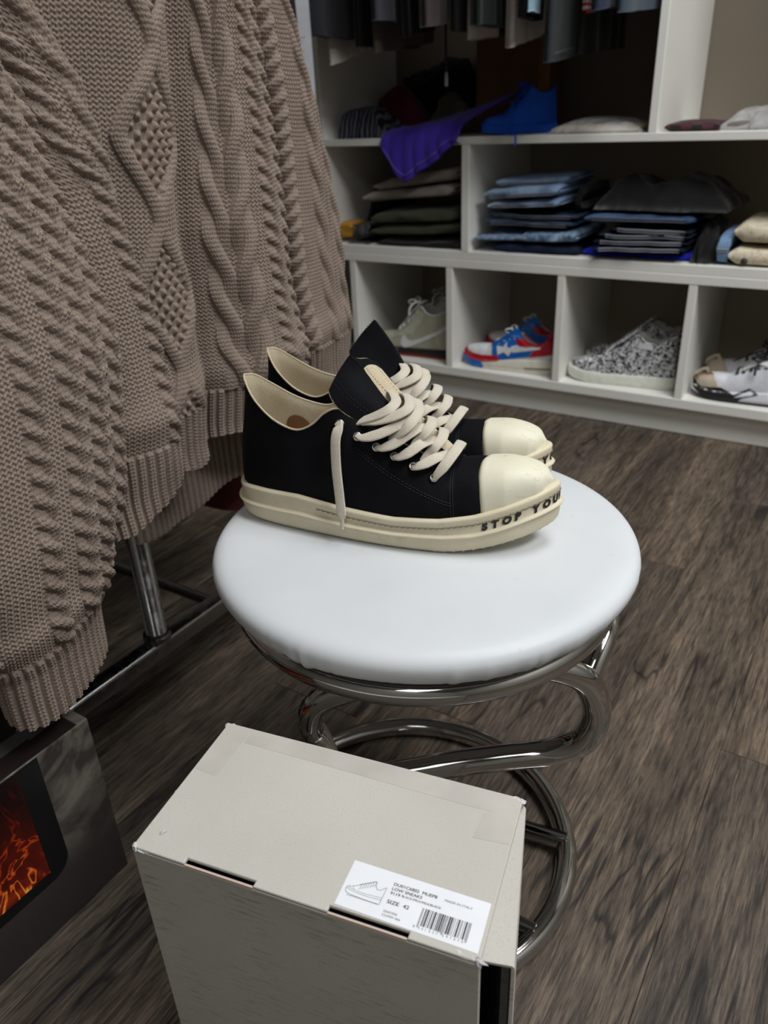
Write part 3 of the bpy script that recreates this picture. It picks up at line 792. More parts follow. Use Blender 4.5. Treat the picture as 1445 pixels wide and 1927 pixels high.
def canvas_sneaker(name, label, loc, rz, mirror, text, text_x, tongue, lace_set, hang):
    t = thing(name, label, 'sneaker', loc, rz, 'black canvas sneakers on the stool')
    sy = -1.0 if mirror else 1.0
    def mir(P): P = np.array(P, float); P[..., 1] *= sy; return P
    # ---- sole
    x = OUTL[:, 0]; zt, zr, zb = zt_(x), zr_(x), zb_(x)
    lv = [(-.012, zb + .0004), (-.0055, zb + .0002), (-.0028, zb + .0016), (-.0012, zb + .0045), (-.0004, zb + (zr - zb) * .55), (-.0006, zr - .0026), (.0006, zr - .0017), (.0019, zr - .0007), (.0022, zr), (.0016, zr + .0008),
          (-.0004, zr + .0015), (-.0016, zr + .0022), (-.0016, zr + (zt - zr) * .45), (-.0012, zt - .0042), (-.0010, zt - .0020), (-.0016, zt - .0008), (-.0030, zt), (-.0050, zt + .0002), (-.0068, zt - .0004), (-.0085, zt - .0022), (-.0105, zt - .0045)]
    P = np.zeros((len(lv), len(x), 3))
    for i, (of, z) in enumerate(lv):
        P[i, :, :2] = OUTL + ONRM * of; P[i, :, 2] = z
    so = MB().grid(mir(P), closed_v=True, cap0=True, cap1=True).build('sole', M_rubber, t); weld(so, 1e-6)
    # ragged tread teeth along the forefoot edge
    tm = MB()
    for i in range(0, len(x), 3):
        if x[i] > .205:
            c = OUTL[i] + ONRM[i] * -.0045; tg = np.array([ONRM[i][1], -ONRM[i][0]]); z0 = float(zb[i])
            q = [(*(c + tg * -.0030), z0 + .0022), (*(c + tg * .0030), z0 + .0022), (*(c + tg * .0012 + ONRM[i] * .0010), z0 - .0002 + (.0002 if x[i] < .22 else 0)), (*(c - ONRM[i] * .005), z0 + .001)]
            tm.add(mir(q), [[0, 1, 2], [1, 3, 2], [3, 0, 2], [0, 3, 1]])
    tm.build('tread', M_rubber, so, smooth=False)
    # ---- upper
    kb = np.linspace(0, 16, 97); vs = np.linspace(0, 1, 17)
    def both(ks, vs): return np.concatenate([wall_grid(ks[::-1], vs, -1), wall_grid(ks[1:], vs, 1)])
    G = both(kb, vs); Nn = grid_normals(G)
    xx, zz = G[..., 0], G[..., 2]
    wr = .0007 * fbm2(xx * 60, zz * 90 + G[..., 1] * 40, 5, 3) * np.sin(np.linspace(0, math.pi, 17))[None, :]
    up = MB().grid(mir(G + Nn * wr[..., None])).build('upper', M_canvas, t); weld(up)
    kc = np.linspace(16, 20, 41); Gc = both(kc, vs)
    Nc = grid_normals(Gc); s_ = np.sign((Nc[..., 2]).mean()); Gc2 = Gc + s_ * Nc * .0011
    # half seams at the crown must meet
    tc = MB()
    L_, R_ = Gc2[:41], Gc2[40:]
    L_[:, -1, 1] = 0; R_[:, -1, 1] = 0
    R_[:, -1] = L_[::-1][:, -1]
    e0 = Gc[:1] - s_ * Nc[:1] * .0006; e1 = Gc[-1:] - s_ * Nc[-1:] * .0006
    tc.grid(mir(np.concatenate([e0, np.concatenate([L_, R_[1:]]), e1])))
    cap = tc.build('toe_cap', M_cap, t); weld(cap)
    # ---- lining, rim binding, insole
    kl = np.linspace(0, 14.2, 72); vl = np.linspace(.0, 1, 15)
    Gl = both(kl, vl); Nl = grid_normals(Gl); sgn = 1 if (Nl[30, 7] @ np.array([0, -1, 0])) > 0 else -1
    lt = np.minimum(1, np.abs(np.linspace(1, 0, 15)) * 8 + .25)
    MB().grid(mir(Gl - sgn * Nl * .0021 * lt[None, :, None])).build('lining', M_twill, t)
    rim = both(np.linspace(0, 14, 120), [1.0])[:, 0]
    MB().tube(mir(rim + np.array([0, 0, .0001])), .0009, 8).build('binding', M_twill, t)
    # second twill band a little below the rim inside
    ins = OUTL + ONRM * -.012
    im = MB(); n = len(ins); zi = zt_(ins[:, 0]) - .002
    im.add(mir(np.c_[ins, zi]), [list(range(n))]); im.build('insole', M_twill, t, smooth=False)
    a = np.linspace(0, 2 * math.pi, 24, endpoint=False)
    # round brown stamp on the far inner heel wall
    kd, vd = 3.3, .52
    c0 = wall_eval(kd, vd, 1); pts = []
    for aa in a:
        q = wall_eval(kd + math.cos(aa) * .72, vd + math.sin(aa) * .20, 1)
        q2 = wall_eval(kd + math.cos(aa) * .72 + .01, vd + math.sin(aa) * .20, 1); pts.append(q + np.array([0, -.0029, 0]))
    bm_ = MB(); cc = c0 + np.array([0, -.0031, 0]); bm_.add(mir(np.r_[pts, [cc]]), [[i, (i + 1) % 24, 24] for i in range(24)])
    bm_.build('heel_stamp', plain('brown_stamp', (120, 82, 52), .7), t)
    # ---- stitching on the foxing and on the canvas
    sm = MB()
    i0 = [i for i in range(len(x)) if (x[i] > .095 if OUTL[i][1] < 0 else x[i] > .12)]
    arc = np.r_[OARC, OARC[-1] + OARC[1]]; tot = arc[-1]
    s_start = OARC[i0[0]]; s_end = OARC[i0[-1]]; ds = .0050; nst = int((s_end - s_start) / ds)
    def on_sole(s, z_of, off):
        i = s / tot * len(x); a_ = int(math.floor(i)) % len(x); b_ = (a_ + 1) % len(x); f = i - math.floor(i)
        p = OUTL[a_] * (1 - f) + OUTL[b_] * f; n_ = ONRM[a_] * (1 - f) + ONRM[b_] * f; n_ /= np.linalg.norm(n_)
        return np.array([*(p + n_ * off), z_of(p[0])])
    for j in range(nst):
        s0 = s_start + j * ds
        pth = [on_sole(s0 + ds * q, lambda X: zt_(X) - .0068 - .0008 * math.sin(math.pi * q), -.0010 - .0003 * (q in (0, 1))) for q in (0, .25, .5, .75, .93)]
        sm.tube(mir(pth), [.00030, .00050, .00055, .00050, .0003], 5)
    o = sm.build('stitching', plain('grey_thread', (128, 116, 98), .8), so); o['kind'] = 'stuff'
    sm = MB()
    for (ka, va, kb_, vb) in ((14.6, .02, 14.6, .78), (14.9, .02, 14.9, .80), (9.5, .60, 14.6, .30), (9.5, .57, 14.6, .26)):
        for sd in (-1, 1):
            for q in np.arange(0, 1, .035):
                p0 = wall_eval(ka + (kb_ - ka) * q, va + (vb - va) * q, sd); p1 = wall_eval(ka + (kb_ - ka) * (q + .024), va + (vb - va) * (q + .024), sd)
                nrm = np.array([0, sd * .7, .7]); sm.tube(mir([p0 + nrm * .0002, (p0 + p1) / 2 + nrm * .0005, p1 + nrm * .0002]), .00028, 4)
    o = sm.build('seam_stitching', plain('black_thread', (34, 35, 42), .6), up); o['kind'] = 'stuff'
    # ---- lettering round the toe
    s_cur = None
    for i in range(len(x)):
        if (OUTL[i][1] * sy < 0) == (not mirror) or mirror: pass
    # arc length of the start station on the side that faces the camera (lateral: outline runs heel->toe; mirrored: medial)
    if not mirror:
        i_s = int(np.argmin(np.abs(x - text_x) + 10 * (OUTL[:, 1] > 0))); dirn = 1
    else:
        i_s = int(np.argmin(np.abs(x - text_x) + 10 * (OUTL[:, 1] < 0))); dirn = -1
    s_cur = OARC[i_s]; cap_h = .0068
    for ch in text:
        if ch == ' ': s_cur += dirn * (.0040 if mirror else .0062); continue
        v, f = text2d(ch, 1.0, .068); v[:, 0] -= v[:, 0].min(); sc_ = cap_h / .72; wch = v[:, 0].max() * sc_
        if ch in 'STOPYULI': v[:, 1] /= max(v[:, 1].max() / .72, .9)
        # subdivide so that letters follow the curve
        bm = bmesh.new(); vv = [bm.verts.new(p) for p in v]
        for q in f:
            try: bm.faces.new([vv[i] for i in q])
            except ValueError: pass
        bmesh.ops.subdivide_edges(bm, edges=bm.edges, cuts=2, use_grid_fill=True)
        bmesh.ops.triangulate(bm, faces=bm.faces)
        V2 = np.array([p.co[:] for p in bm.verts]); bm.verts.index_update(); F2 = [[p.index for p in q.verts] for q in bm.faces]; bm.free()
        out = []
        for p in V2:
            s = s_cur + dirn * p[0] * sc_; zz_ = p[1] * sc_
            out.append(on_sole(s, lambda X: zr_(X) + .0030 + zz_, -.00095))
        lm = MB(); lm.add(mir(out), F2)
        lm.build('letter', M_sole_ink, so, smooth=False)
        s_cur += dirn * (wch + .0026)
    # ---- tongue
    if tongue == 'folded':
        wing = [[(.1085, -.0250, .1301), (.1142, -.0180, .1431), (.1216, -.0090, .1555)],
                [(.1110, -.0268, .1240), (.1210, -.0170, .1370), (.1316, -.0035, .1425)],
                [(.1182, -.0268, .1144), (.1300, -.0170, .1270), (.1450, -.0030, .1245)],
                [(.1330, -.0240, .1040), (.1460, -.0150, .1120), (.1585, -.0025, .1080)],
                [(.1550, -.0200, .0900), (.1650, -.0120, .0950), (.1760, -.0020, .0930)],
                [(.1850, -.0160, .0730), (.1900, -.0100, .0760), (.2000, -.0010, .0760)]]
        far = [[(.1216, -.0090, .1555), (.1250, .003, .1500), (.1290, .0140, .1470), (.1345, .0235, .1405)],
               [(.1316, -.0035, .1425), (.1320, .004, .1370), (.1370, .0150, .1360), (.1420, .0245, .1310)],
               [(.1450, -.0030, .1245), (.1450, .004, .1200), (.1510, .0150, .1200), (.1550, .0220, .1160)],
               [(.1585, -.0025, .1080), (.1590, .004, .1040), (.1660, .0140, .1040), (.1700, .0200, .1010)],
               [(.1760, -.0020, .0930), (.1780, .004, .0880), (.1850, .0120, .0880), (.1890, .0180, .0860)],
               [(.2000, -.0010, .0760), (.2010, .004, .0720), (.2060, .0080, .0700), (.2080, .0110, .0690)]]
        lin = [[(.1280, -.0005, .1395), (.1312, .0070, .1432), (.1350, .0150, .1412), (.1385, .0210, .1360)],
               [(.1365, -.0005, .1296), (.1398, .0080, .1325), (.1440, .0150, .1305), (.1472, .0215, .1258)],
               [(.1495, -.0005, .1156), (.1535, .0080, .1184), (.1575, .0150, .1156), (.1606, .0205, .1118)],
               [(.1660, .0015, .1020), (.1690, .0070, .1040), (.1720, .0120, .1020), (.1745, .0165, .0990)],
               [(.1830, .0010, .0870), (.1860, .0060, .0890), (.1900, .0110, .0870), (.1925, .0150, .0850)],
               [(.2060, .0010, .0720), (.2080, .0050, .0730), (.2100, .0090, .0720), (.2120, .0120, .0700)]]
        def dense(G_):
            A = np.array([smooth_path(r, 6) for r in G_]); return np.array([smooth_path(A[:, j], 6) for j in range(A.shape[1])]).transpose(1, 0, 2)
        def solid(name, G_, mat, par, th):
            D = dense(G_); N_ = grid_normals(D); m = MB(); nu, nv = D.shape[:2]
            A = mir(D + N_ * th / 2); B = mir(D - N_ * th / 2)
            m.grid(A); m.grid(B, flip=True)
            bd = [i * nv for i in range(nu)] + [(nu - 1) * nv + j for j in range(1, nv)] + [i * nv + nv - 1 for i in range(nu - 2, -1, -1)] + [j for j in range(nv - 2, 0, -1)]
            k = nu * nv
            for a_, b_ in zip(bd, bd[1:] + bd[:1]): m.f.append([a_, b_, b_ + k, a_ + k]); m.mi.append(0)
            o = m.build(name, mat, par); weld(o, 1e-7); auto_smooth(o, 50); return o, D
        o, D = solid('tongue', wing, M_canvas, t, .0016)
        solid('tongue_fold', far, M_canvas, o, .0016)
        tl, DL = solid('tongue_lining', lin, M_twill, o, .0014)
        st_ = MB()
        for jj in (4, 13):
            for q in range(1, 22): st_.tube(mir([DL[q, jj] + np.array([0, -.0004, .0011]), DL[q, jj] * .55 + DL[q + 1, jj] * .45 + np.array([0, -.0004, .0011])]), .00028, 4)
        so_ = st_.build('stitching', plain('brown_thread', (110, 92, 70), .8), tl); so_['kind'] = 'stuff'
        ed = D[:, 0]; MB().tube(mir(np.r_[D[0, ::-1][:0], ed[:24]]), .0008, 6).build('tongue_binding', M_twill, o)
        top = np.r_[smooth_path(far[0], 8)[6:], smooth_path([r[3] for r in far], 6)[1:14]]
        MB().tube(mir(top), .0006, 6).build('tongue_binding', M_twill, o)
        seam = MB()
        for j in (3, 4):
            for q in range(0, 26): seam.tube(mir([D[q, j if q else j] + np.array([0, -.0006, .0009]), D[q + 1, j] * .7 + D[q, j] * .3 + np.array([0, -.0006, .0009])]), .00025, 4)
        s2 = seam.build('seam_stitching', M_sole_ink, o); s2['kind'] = 'stuff'
    else:
        wing = [[(.1113, -.0200, .1377), (.1150, -.0170, .1435), (.1215, -.0110, .1530), (.1309, -.0040, .1638)],
                [(.1128, -.0230, .1290), (.1190, -.0170, .1340), (.1270, -.0090, .1420), (.1375, -.0010, .1530)],
                [(.1178, -.0255, .1110), (.1250, -.0180, .1190), (.1350, -.0090, .1280), (.1470, -.0005, .1390)],
                [(.1320, -.0230, .1000), (.1400, -.0160, .1050), (.1480, -.0090, .1120), (.1604, .0000, .1174)],
                [(.1550, -.0190, .0880), (.1610, -.0130, .0910), (.1680, -.0070, .0960), (.1780, .0000, .0980)],
                [(.1850, -.0150, .0730), (.1880, -.0100, .0750), (.1930, -.0050, .0770), (.2000, .0000, .0770)]]
        A = np.array([smooth_path(r, 6) for r in wing]); D = np.array([smooth_path(A[:, j], 6) for j in range(A.shape[1])]).transpose(1, 0, 2)
        D2 = D[:, ::-1].copy(); D2[..., 1] = .016 * (np.linspace(0, 1, D.shape[1]))[None, :] ** 1 + D[:, -1:, 1]; D2[..., 2] = D[:, -1:, 2] - .016 * np.linspace(0, 1, D.shape[1])[None, :] ** 1.4
        D2[..., 0] = D[:, -1:, 0] + .002 * np.linspace(0, 1, D.shape[1])
        full = np.concatenate([D, D2[:, 1:]], 1); N_ = grid_normals(full)
        m = MB(); nu, nv = full.shape[:2]
        m.grid(full + N_ * .0008); m.grid(full - N_ * .0008, flip=True)
        bd = [i * nv for i in range(nu)] + [(nu - 1) * nv + j for j in range(1, nv)] + [i * nv + nv - 1 for i in range(nu - 2, -1, -1)] + [j for j in range(nv - 2, 0, -1)]
        k = nu * nv
        for a_, b_ in zip(bd, bd[1:] + bd[:1]): m.f.append([a_, b_, b_ + k, a_ + k]); m.mi.append(0)
        o = m.build('tongue', M_canvas, t); weld(o, 1e-7); auto_smooth(o, 50)
        fr = MB(); rr = random.Random(5)
        for j in range(0, 19):
            p = D[0, j]; e = p + np.array([rr.uniform(-.0012, .0004), rr.uniform(-.0006, .0006), rr.uniform(.0006, .0020)])
            fr.tube([p, (p + e) / 2 + np.array([.0002, 0, 0]), e], .0002, 4)
        f2 = fr.build('frayed_threads', M_canvas, o); f2['kind'] = 'stuff'
    # ---- eyelets on both sides
    for sd in (-1, 1):
        for (kk, vv_) in ((8.4, .81), (9.6, .72), (10.6, .71), (11.45, .71), (12.35, .69), (13.4, .64)):
            p = wall_eval(kk, vv_, sd); du = wall_eval(kk + .1, vv_, sd) - p; dv = wall_eval(kk, vv_ + .04, sd) - p
            n_ = np.cross(du, dv); n_ /= np.linalg.norm(n_)
            if n_[1] * sd < 0: n_ = -n_
            e1 = du / np.linalg.norm(du); e2 = np.cross(n_, e1); a = np.linspace(0, 2 * math.pi, 20, endpoint=False)
            ring = [p + n_ * .0014 + .0031 * (math.cos(q) * e1 + math.sin(q) * e2) for q in a]
            e = MB().tube(mir(ring), .00085, 8, closed=True).build('eyelet', M_steel, t)
            hole = [p + n_ * .0011 + .0030 * (math.cos(q) * e1 + math.sin(q) * e2) for q in a]
            h = MB(); h.add(mir(hole), [list(range(20))]); h.build('eyelet_hole', M_black, e, smooth=False)
    # ---- laces
    for rib in lace_set:
        pth, ups_ = lace_path(rib); dl = np.r_[0, np.cumsum(np.linalg.norm(np.diff(pth, axis=0), axis=1))]
        eye = abs(rib[0][1]) > .0305 and rib[0][2] < .0955 and rib[0] not in ((.1640, -.030, .0910),)
        lace_obj('lace', [(pth, ups_, np.interp(dl, [0, .006, .016], [.52, .70, 1.0]) if eye else None)], t)
    if hang is not None:
        p = smooth_path(hang, 12); ups = np.tile(np.array([0, -1.0, .12]), (len(p), 1)); ups[:14] = np.array([0, -.7, .7])
        tp = np.interp(np.linspace(0, 1, len(p)), [0, .08, .2, .86, .90, 1], [.55, .8, 1, 1, .45, .35])
        m = MB(); uvs = []; ribbon(m, p, ups, .0088, .0022, uvs, tp)
        o = m.build('lace_end', M_lace, t); me = o.data; ul = me.uv_layers.new(name='UVMap')
        li = np.zeros(len(me.loops), dtype=np.int32); me.loops.foreach_get('vertex_index', li); ul.data.foreach_set('uv', np.concatenate(uvs)[li].astype(np.float32).ravel())
    return t

L_near = [
 [(.201, -.031, .0616), (.2043, -.034, .0659), (.2118, -.030, .076), (.2169, -.018, .0835), (.2171, -.006, .0841), (.2156, .006, .0814), (.2120, .014, .0740)],
 [(.1835, -.032, .0707), (.1888, -.036, .0739), (.1959, -.034, .0769), (.204, -.026, .0799), (.2084, -.012, .0775), (.2108, 0, .0738)],
 [(.192, -.026, .0740), (.195, -.022, .0797), (.2003, -.020, .087), (.2032, -.012, .0905), (.2016, 0, .0927), (.1980, .010, .0900), (.1960, .020, .0820)],
 [(.1675, -.033, .079), (.1739, -.037, .0814), (.1824, -.036, .0861), (.1904, -.028, .0911), (.1956, -.014, .0895), (.1991, 0, .0853)],
 [(.1830, -.028, .0840), (.1862, -.024, .0915), (.1924, -.022, .0993), (.1948, -.014, .1033), (.192, -.002, .1035), (.1870, .008, .1000), (.1820, .019, .0900)],
 [(.152, -.033, .086), (.1595, -.037, .088), (.170, -.036, .0927), (.1797, -.030, .0991), (.1864, -.018, .1015), (.1906, -.004, .0971)],
 [(.135, -.033, .0947), (.1421, -.037, .0953), (.1541, -.037, .0988), (.1655, -.033, .1037), (.1748, -.026, .1088), (.1805, -.014, .1137), (.1789, 0, .1164), (.1713, .010, .1150), (.1650, .020, .1050)],
 [(.1384, -.024, .1043), (.1529, -.0285, .1080), (.1687, -.0285, .1140), (.1776, -.0215, .1191), (.1731, -.006, .1215), (.1641, .008, .1190), (.1560, .020, .1080)],
 [(.1300, -.022, .1020), (.1484, -.0265, .1105), (.1616, -.0245, .1175), (.1641, -.014, .1205), (.1572, 0, .1215), (.1502, .010, .1200)],
 [(.1640, -.030, .0910), (.168, -.0315, .096), (.1799, -.0315, .1065), (.1844, -.0215, .1128), (.1818, -.006, .1153), (.1719, .010, .1140)],
]
HANG = [(.1190, -.0300, .1040), (.1205, -.0350, .1048), (.1222, -.0420, .1026), (.1212, -.0468, .0931), (.1222, -.0508, .0706), (.1248, -.0542, .0454), (.1266, -.0568, .0305), (.1266, -.0575, .017)]
NEAR = (-.494, .504, .4002)
L_far = [[(a, b, c) for a, b, c in r] for i, r in enumerate(L_near)]
SA = math.radians(12)
canvas_sneaker('canvas_sneaker', 'near black canvas sneaker with a lace end hanging and STOP on its milk sole', NEAR, SA, False, 'STOP YOUR', .246, 'folded', L_near, HANG)
canvas_sneaker('canvas_sneaker', 'far black canvas sneaker, half hidden, its pointed tongue standing up', (-.531, .581, .4002), SA, True, 'WILL YOU', .262, 'upright', L_far, None)
# ------------------------------------------------------------------ cable knit sweater
ST_W, ST_R = .0056, .0046
def knit_v(cu, cv):
    a = np.abs(cu - np.floor(cu) - .5)
    px = np.clip(np.cos(math.pi * (a - .25) / .56), 0, 1)
    q = .5 + .5 * np.cos(2 * math.pi * (cv + .8 * a))
    return px * (.42 + .58 * q ** .7)
def purl_v(cu, cv):
    q = .5 + .5 * np.cos(2 * math.pi * (cv + .24 * np.cos(2 * math.pi * cu)))
    return q ** .8 * (.78 + .22 * np.cos(4 * math.pi * cu))
def strand(x, t, c, half):
    """height 0..1 of a knitted strand of half-width `half` centred on c, and its stitches"""
    d = (x - c) / half
    prof = np.sqrt(np.clip(1 - d * d, 0, 1)); return prof, knit_v((x - c) / ST_W + .5, t / ST_R)
def pan_rev(x, t, W): return np.zeros_like(x), purl_v(x / ST_W, t / ST_R)
def pan_strap(x, t, W):
    p, k = strand(x, t, W / 2, W / 2); return .0022 * p, k
def pan_rope(x, t, W, per, dr=1, lift=.0062, ph=0.0):
    f = 2 * math.pi * (t / per + ph); H = np.full_like(x, -1.0); Kk = purl_v(x / ST_W, t / ST_R); base = np.zeros_like(x)
    for i in (0, 1):
        c = W / 2 + dr * W * .27 * np.sin(f + i * math.pi); z = .5 + .5 * np.cos(f + i * math.pi)
        p, k = strand(x, t, c, W * .31)
        h = lift * p * (.10 + .90 * z ** .8) - .0004
        m = (h > H) & (p > .02); H = np.where(m, h, H); Kk = np.where(m, k, Kk); base = np.where(m, h, base)
    return np.maximum(base, 0), Kk
def pan_chev(x, t, W, per, lift=.0085):
    xm = np.where(x < W / 2, x, W - x)
    h, k = pan_rope(xm, t, W / 2, per, 1, lift)
    return np.where(x < W / 2, h, h * 1.4), k
def pan_ladder(x, t, W, per):
    q = .5 + .5 * np.cos(2 * math.pi * t / per)
    return .0030 * q ** 1.5 * np.sin(np.clip(x / W, 0, 1) * math.pi) ** .4, np.where(q > .45, purl_v(x / ST_W, t / ST_R * 1.0), knit_v(x / ST_W, t / ST_R))
def pan_diamond(x, t, W, per, half=.0085):
    u = (t / per) % 1.0; tri = 1 - np.abs(2 * u - 1); sm = tri * tri * (3 - 2 * tri) * .6 + tri * .4
    A = (W / 2 - half) * sm
    base = np.zeros_like(x); K = purl_v(x / ST_W, t / ST_R)
    ins = np.abs(x - W / 2) < A - half * .6
    mo = np.clip(np.cos(math.pi * x / .0066) * np.cos(math.pi * t / .0080), -1, 1); mo = np.abs(mo) ** 1.0 * (mo > 0) + np.clip(np.cos(math.pi * (x / .0066 + .5)), 0, 1) * 0
    base = np.where(ins, .0042 * mo ** .7, base); K = np.where(ins, .5 * mo, K)
    for s in (-1, 1):
        p, k = strand(x, t, W / 2 + s * A, half)
        h = .0056 * p * (1 if s < 0 else .86)
        m = (h > base) & (p > .05); base = np.where(m, h, base); K = np.where(m, k, K)
    return base, K
def pan_rib(x, t, W, per=.0098):
    q = x / per; a = np.abs(q - np.floor(q) - .5) * 2      # 0 centre of rib .. 1 groove
    h = .0034 * np.clip(1 - a ** 2.2, 0, 1)
    return h, np.where(a < .72, knit_v((q - np.floor(q) - .5) * per / .0068 + .5, t / .0040), .2)
PANS = dict(rev=pan_rev, strap=pan_strap, rope=pan_rope, chev=pan_chev, ladder=pan_ladder, diamond=pan_diamond, rib=pan_rib)
def knit_field(s, t, panels, rib_mask, rib_t):
    """panels: list of (s0, s1, kind, args)"""
    base = np.zeros_like(s); K = purl_v(s / ST_W, t / ST_R)
    for s0, s1, kind, args in panels:
        m = (s >= s0) & (s < s1)
        if not m.any(): continue
        b, k = PANS[kind](s[m] - s0, t[m], s1 - s0, *args); base[m] = b; K[m] = k
    b, k = pan_rib(s, rib_t, 0)
    base = base * (1 - rib_mask) + b * rib_mask; K = np.where(rib_mask > .5, k, K)
    return base, K
def knit_sheet(P, s, t, panels, rib_mask, rib_t, side, stitch=.0020):
    n = grid_normals(P)
    if (n[..., 0].mean() * side) < 0: n = -n
    b, k = knit_field(s, t, panels, rib_mask, rib_t)
    return P + n * (b + stitch * k)[..., None]
def cr_curve(ctrl, n):
    """ctrl (m,2) -> n points evenly by arc length"""
    p = smooth_path(ctrl, 24); d = np.r_[0, np.cumsum(np.linalg.norm(np.diff(p, axis=0), axis=1))]
    q = np.linspace(0, d[-1], n); return np.stack([np.interp(q, d, p[:, k]) for k in range(p.shape[1])], -1), d[-1]

def wool():
    t = Nt('taupe_wool'); v = t.coords()
    f = t.noise(v, 900, 4, .75); g = t.noise(v, 34, 3); sp = t.noise(v, 420, 2, .6)
    base = t.ramp(f, [(.28, srgb(98, 86, 77)), (.5, srgb(138, 124, 113)), (.72, srgb(172, 156, 144))])
    base = t.mix(t.ramp(g, [(.3, (0, 0, 0, 1)), (.7, (.28,) * 3 + (1,))]), base, srgb(110, 97, 88))
    base = t.mix(t.ramp(sp, [(.60, (0, 0, 0, 1)), (.72, (.3,) * 3 + (1,))]), base, srgb(160, 136, 124))
    t.set(base, .95, 0, .1, .35)
    t.b.inputs['Sheen Tint'].default_value = srgb(190, 175, 165)
    mp = t.n('ShaderNodeMapping'); mp.inputs['Scale'].default_value = (1, 1, .35); t.l(v, mp.inputs[0])
    t.bump(t.noise(mp.outputs[0], 1500, 3, .7), .5, .0009)
    return t.m
M_wool = wool()
SWX, SWY = -.66, .62
sweater = thing('cable_knit_sweater', 'taupe cable-knit wool sweater hanging on the end of the garment rack', 'sweater', (SWX, SWY, .36))
SW0 = np.array([SWX, SWY, .36])
def sheet_obj(name, P, parent, flip=False):
    me = np_mesh(name, (P - SW0).reshape(-1, 3), grid_faces(P.shape[0], P.shape[1], flip=flip))
    return link(name, me, M_wool, parent)
RES = .00075
yC = lambda z: np.interp(z, [.36, .38, .54, .63, .725, .838, 1.2], [.612, .613, .617, .616, .628, .642, .66])
yDE = lambda z: np.interp(z, [.36, .43, .554, .718, .847, 1.2], [.812, .805, .789, .780, .766, .72])
yE = lambda z: np.interp(z, [.36, .38, .446, .612, .773, .853, 1.0, 1.2], [.955, .954, .951, .935, .891, .841, .78, .73])
yB = lambda z: np.interp(z, [.36, .419, .495, .576, .677, .767, .82, 1.2], [.513, .513, .511, .507, .490, .474, .443, .43])
def wob(z, a, f, p): return a * np.sin(f * z + p)
# main front: diamond zone, chevron zone, right-hand zone
def main_ctrl(z):
    c, d, e = float(yC(z)), float(yDE(z)), float(yE(z))
    k = .006 * math.sin(9 * z)
    return np.array([(-.660, c - .150), (-.644, c - .115), (-.624 + k, c - .062), (-.634, c - .022), (-.664, c + .006), (-.646, c + .030), (-.624 - k, (c + d) / 2 + .004),
                     (-.632, d - .026), (-.660, d + .002), (-.648, d + .026), (-.654 + k, (d + e) / 2 + .02), (-.672, e - .010), (-.690, e - .002), (-.715, e - .012)])
zs_hi = np.arange(.375, .90, RES)
def build_main():
    mid, Lm = cr_curve(main_ctrl(.6), 4000); n = int(Lm / RES)
    # nominal fabric coordinate: arc length of the mid-height section
    P = np.zeros((len(zs_hi), n, 3))
    for i, z in enumerate(zs_hi):
        # keep the control stations at fixed fabric fractions
        ctrl = main_ctrl(z); p = smooth_path(ctrl, 24); pm = smooth_path(main_ctrl(.6), 24)
        dm = np.r_[0, np.cumsum(np.linalg.norm(np.diff(pm, axis=0), axis=1))]
        q = np.linspace(0, dm[-1], n); P[i, :, 0] = np.interp(q, dm, p[:, 0]); P[i, :, 1] = np.interp(q, dm, p[:, 1]); P[i, :, 2] = z
    s = np.tile(np.linspace(0, Lm, n)[None], (len(zs_hi), 1)); pm = smooth_path(main_ctrl(.6), 24)
    dm = np.r_[0, np.cumsum(np.linalg.norm(np.diff(pm, axis=0), axis=1))]
    sC = dm[4 * 24]; sD = dm[8 * 24]
    hem = .386 + .006 * np.sin(s[0] * 38) + .008 * np.clip((s[0] - sC) / .05, -1, 1) * 0
    # map rows so that the hem is wavy: z' = hem + (z - z0) * scale below .55
    Z = P[..., 2]; z0 = zs_hi[0]
    Z2 = np.where(Z < .6, hem[None] + (Z - z0) * (.6 - hem[None]) / (.6 - z0), Z); P[..., 2] = Z2
    # hem pulls inwards, a little bell above it
    bell = .006 * np.exp(-((Z2 - .47) / .02) ** 2) - .006 * np.exp(-((Z2 - .40) / .03) ** 2); P[..., 0] += bell
    P[..., 0] += .004 * fbm2(s * 14, Z2 * 9, 31, 3)
    tt = .95 - Z2 + .0025 * np.sin(s * 40)
    rib = np.clip((.452 - Z2) / .003, 0, 1)
    pans = [(sC - .150, sC - .118, 'rev', ()), (sC - .118, sC - .024, 'diamond', (.150,)), (sC - .022, sC - .010, 'strap', ()),
            (sC - .010, sC + .028, 'rev', ()), (sC + .028, sC + .090, 'chev', (.118,)), (sC + .090, sC + .106, 'rev', ()), (sC + .106, sC + .132, 'rope', (.038,)),
            (sC + .134, sC + .146, 'strap', ()), (sC + .150, sC + .176, 'rope', (.040,)), (sD + .010, sD + .034, 'rope', (.036, -1)), (sD + .034, sD + .072, 'rev', ()), (sD + .072, sD + .104, 'rope', (.112, 1, .0066)),
            (sD + .112, sD + .124, 'strap', ()), (sD + .126, sD + .15, 'rope', (.110,))]
    Q = knit_sheet(P, s, tt, pans, rib, tt, 1)
    return Q
body = sheet_obj('body', build_main(), sweater)
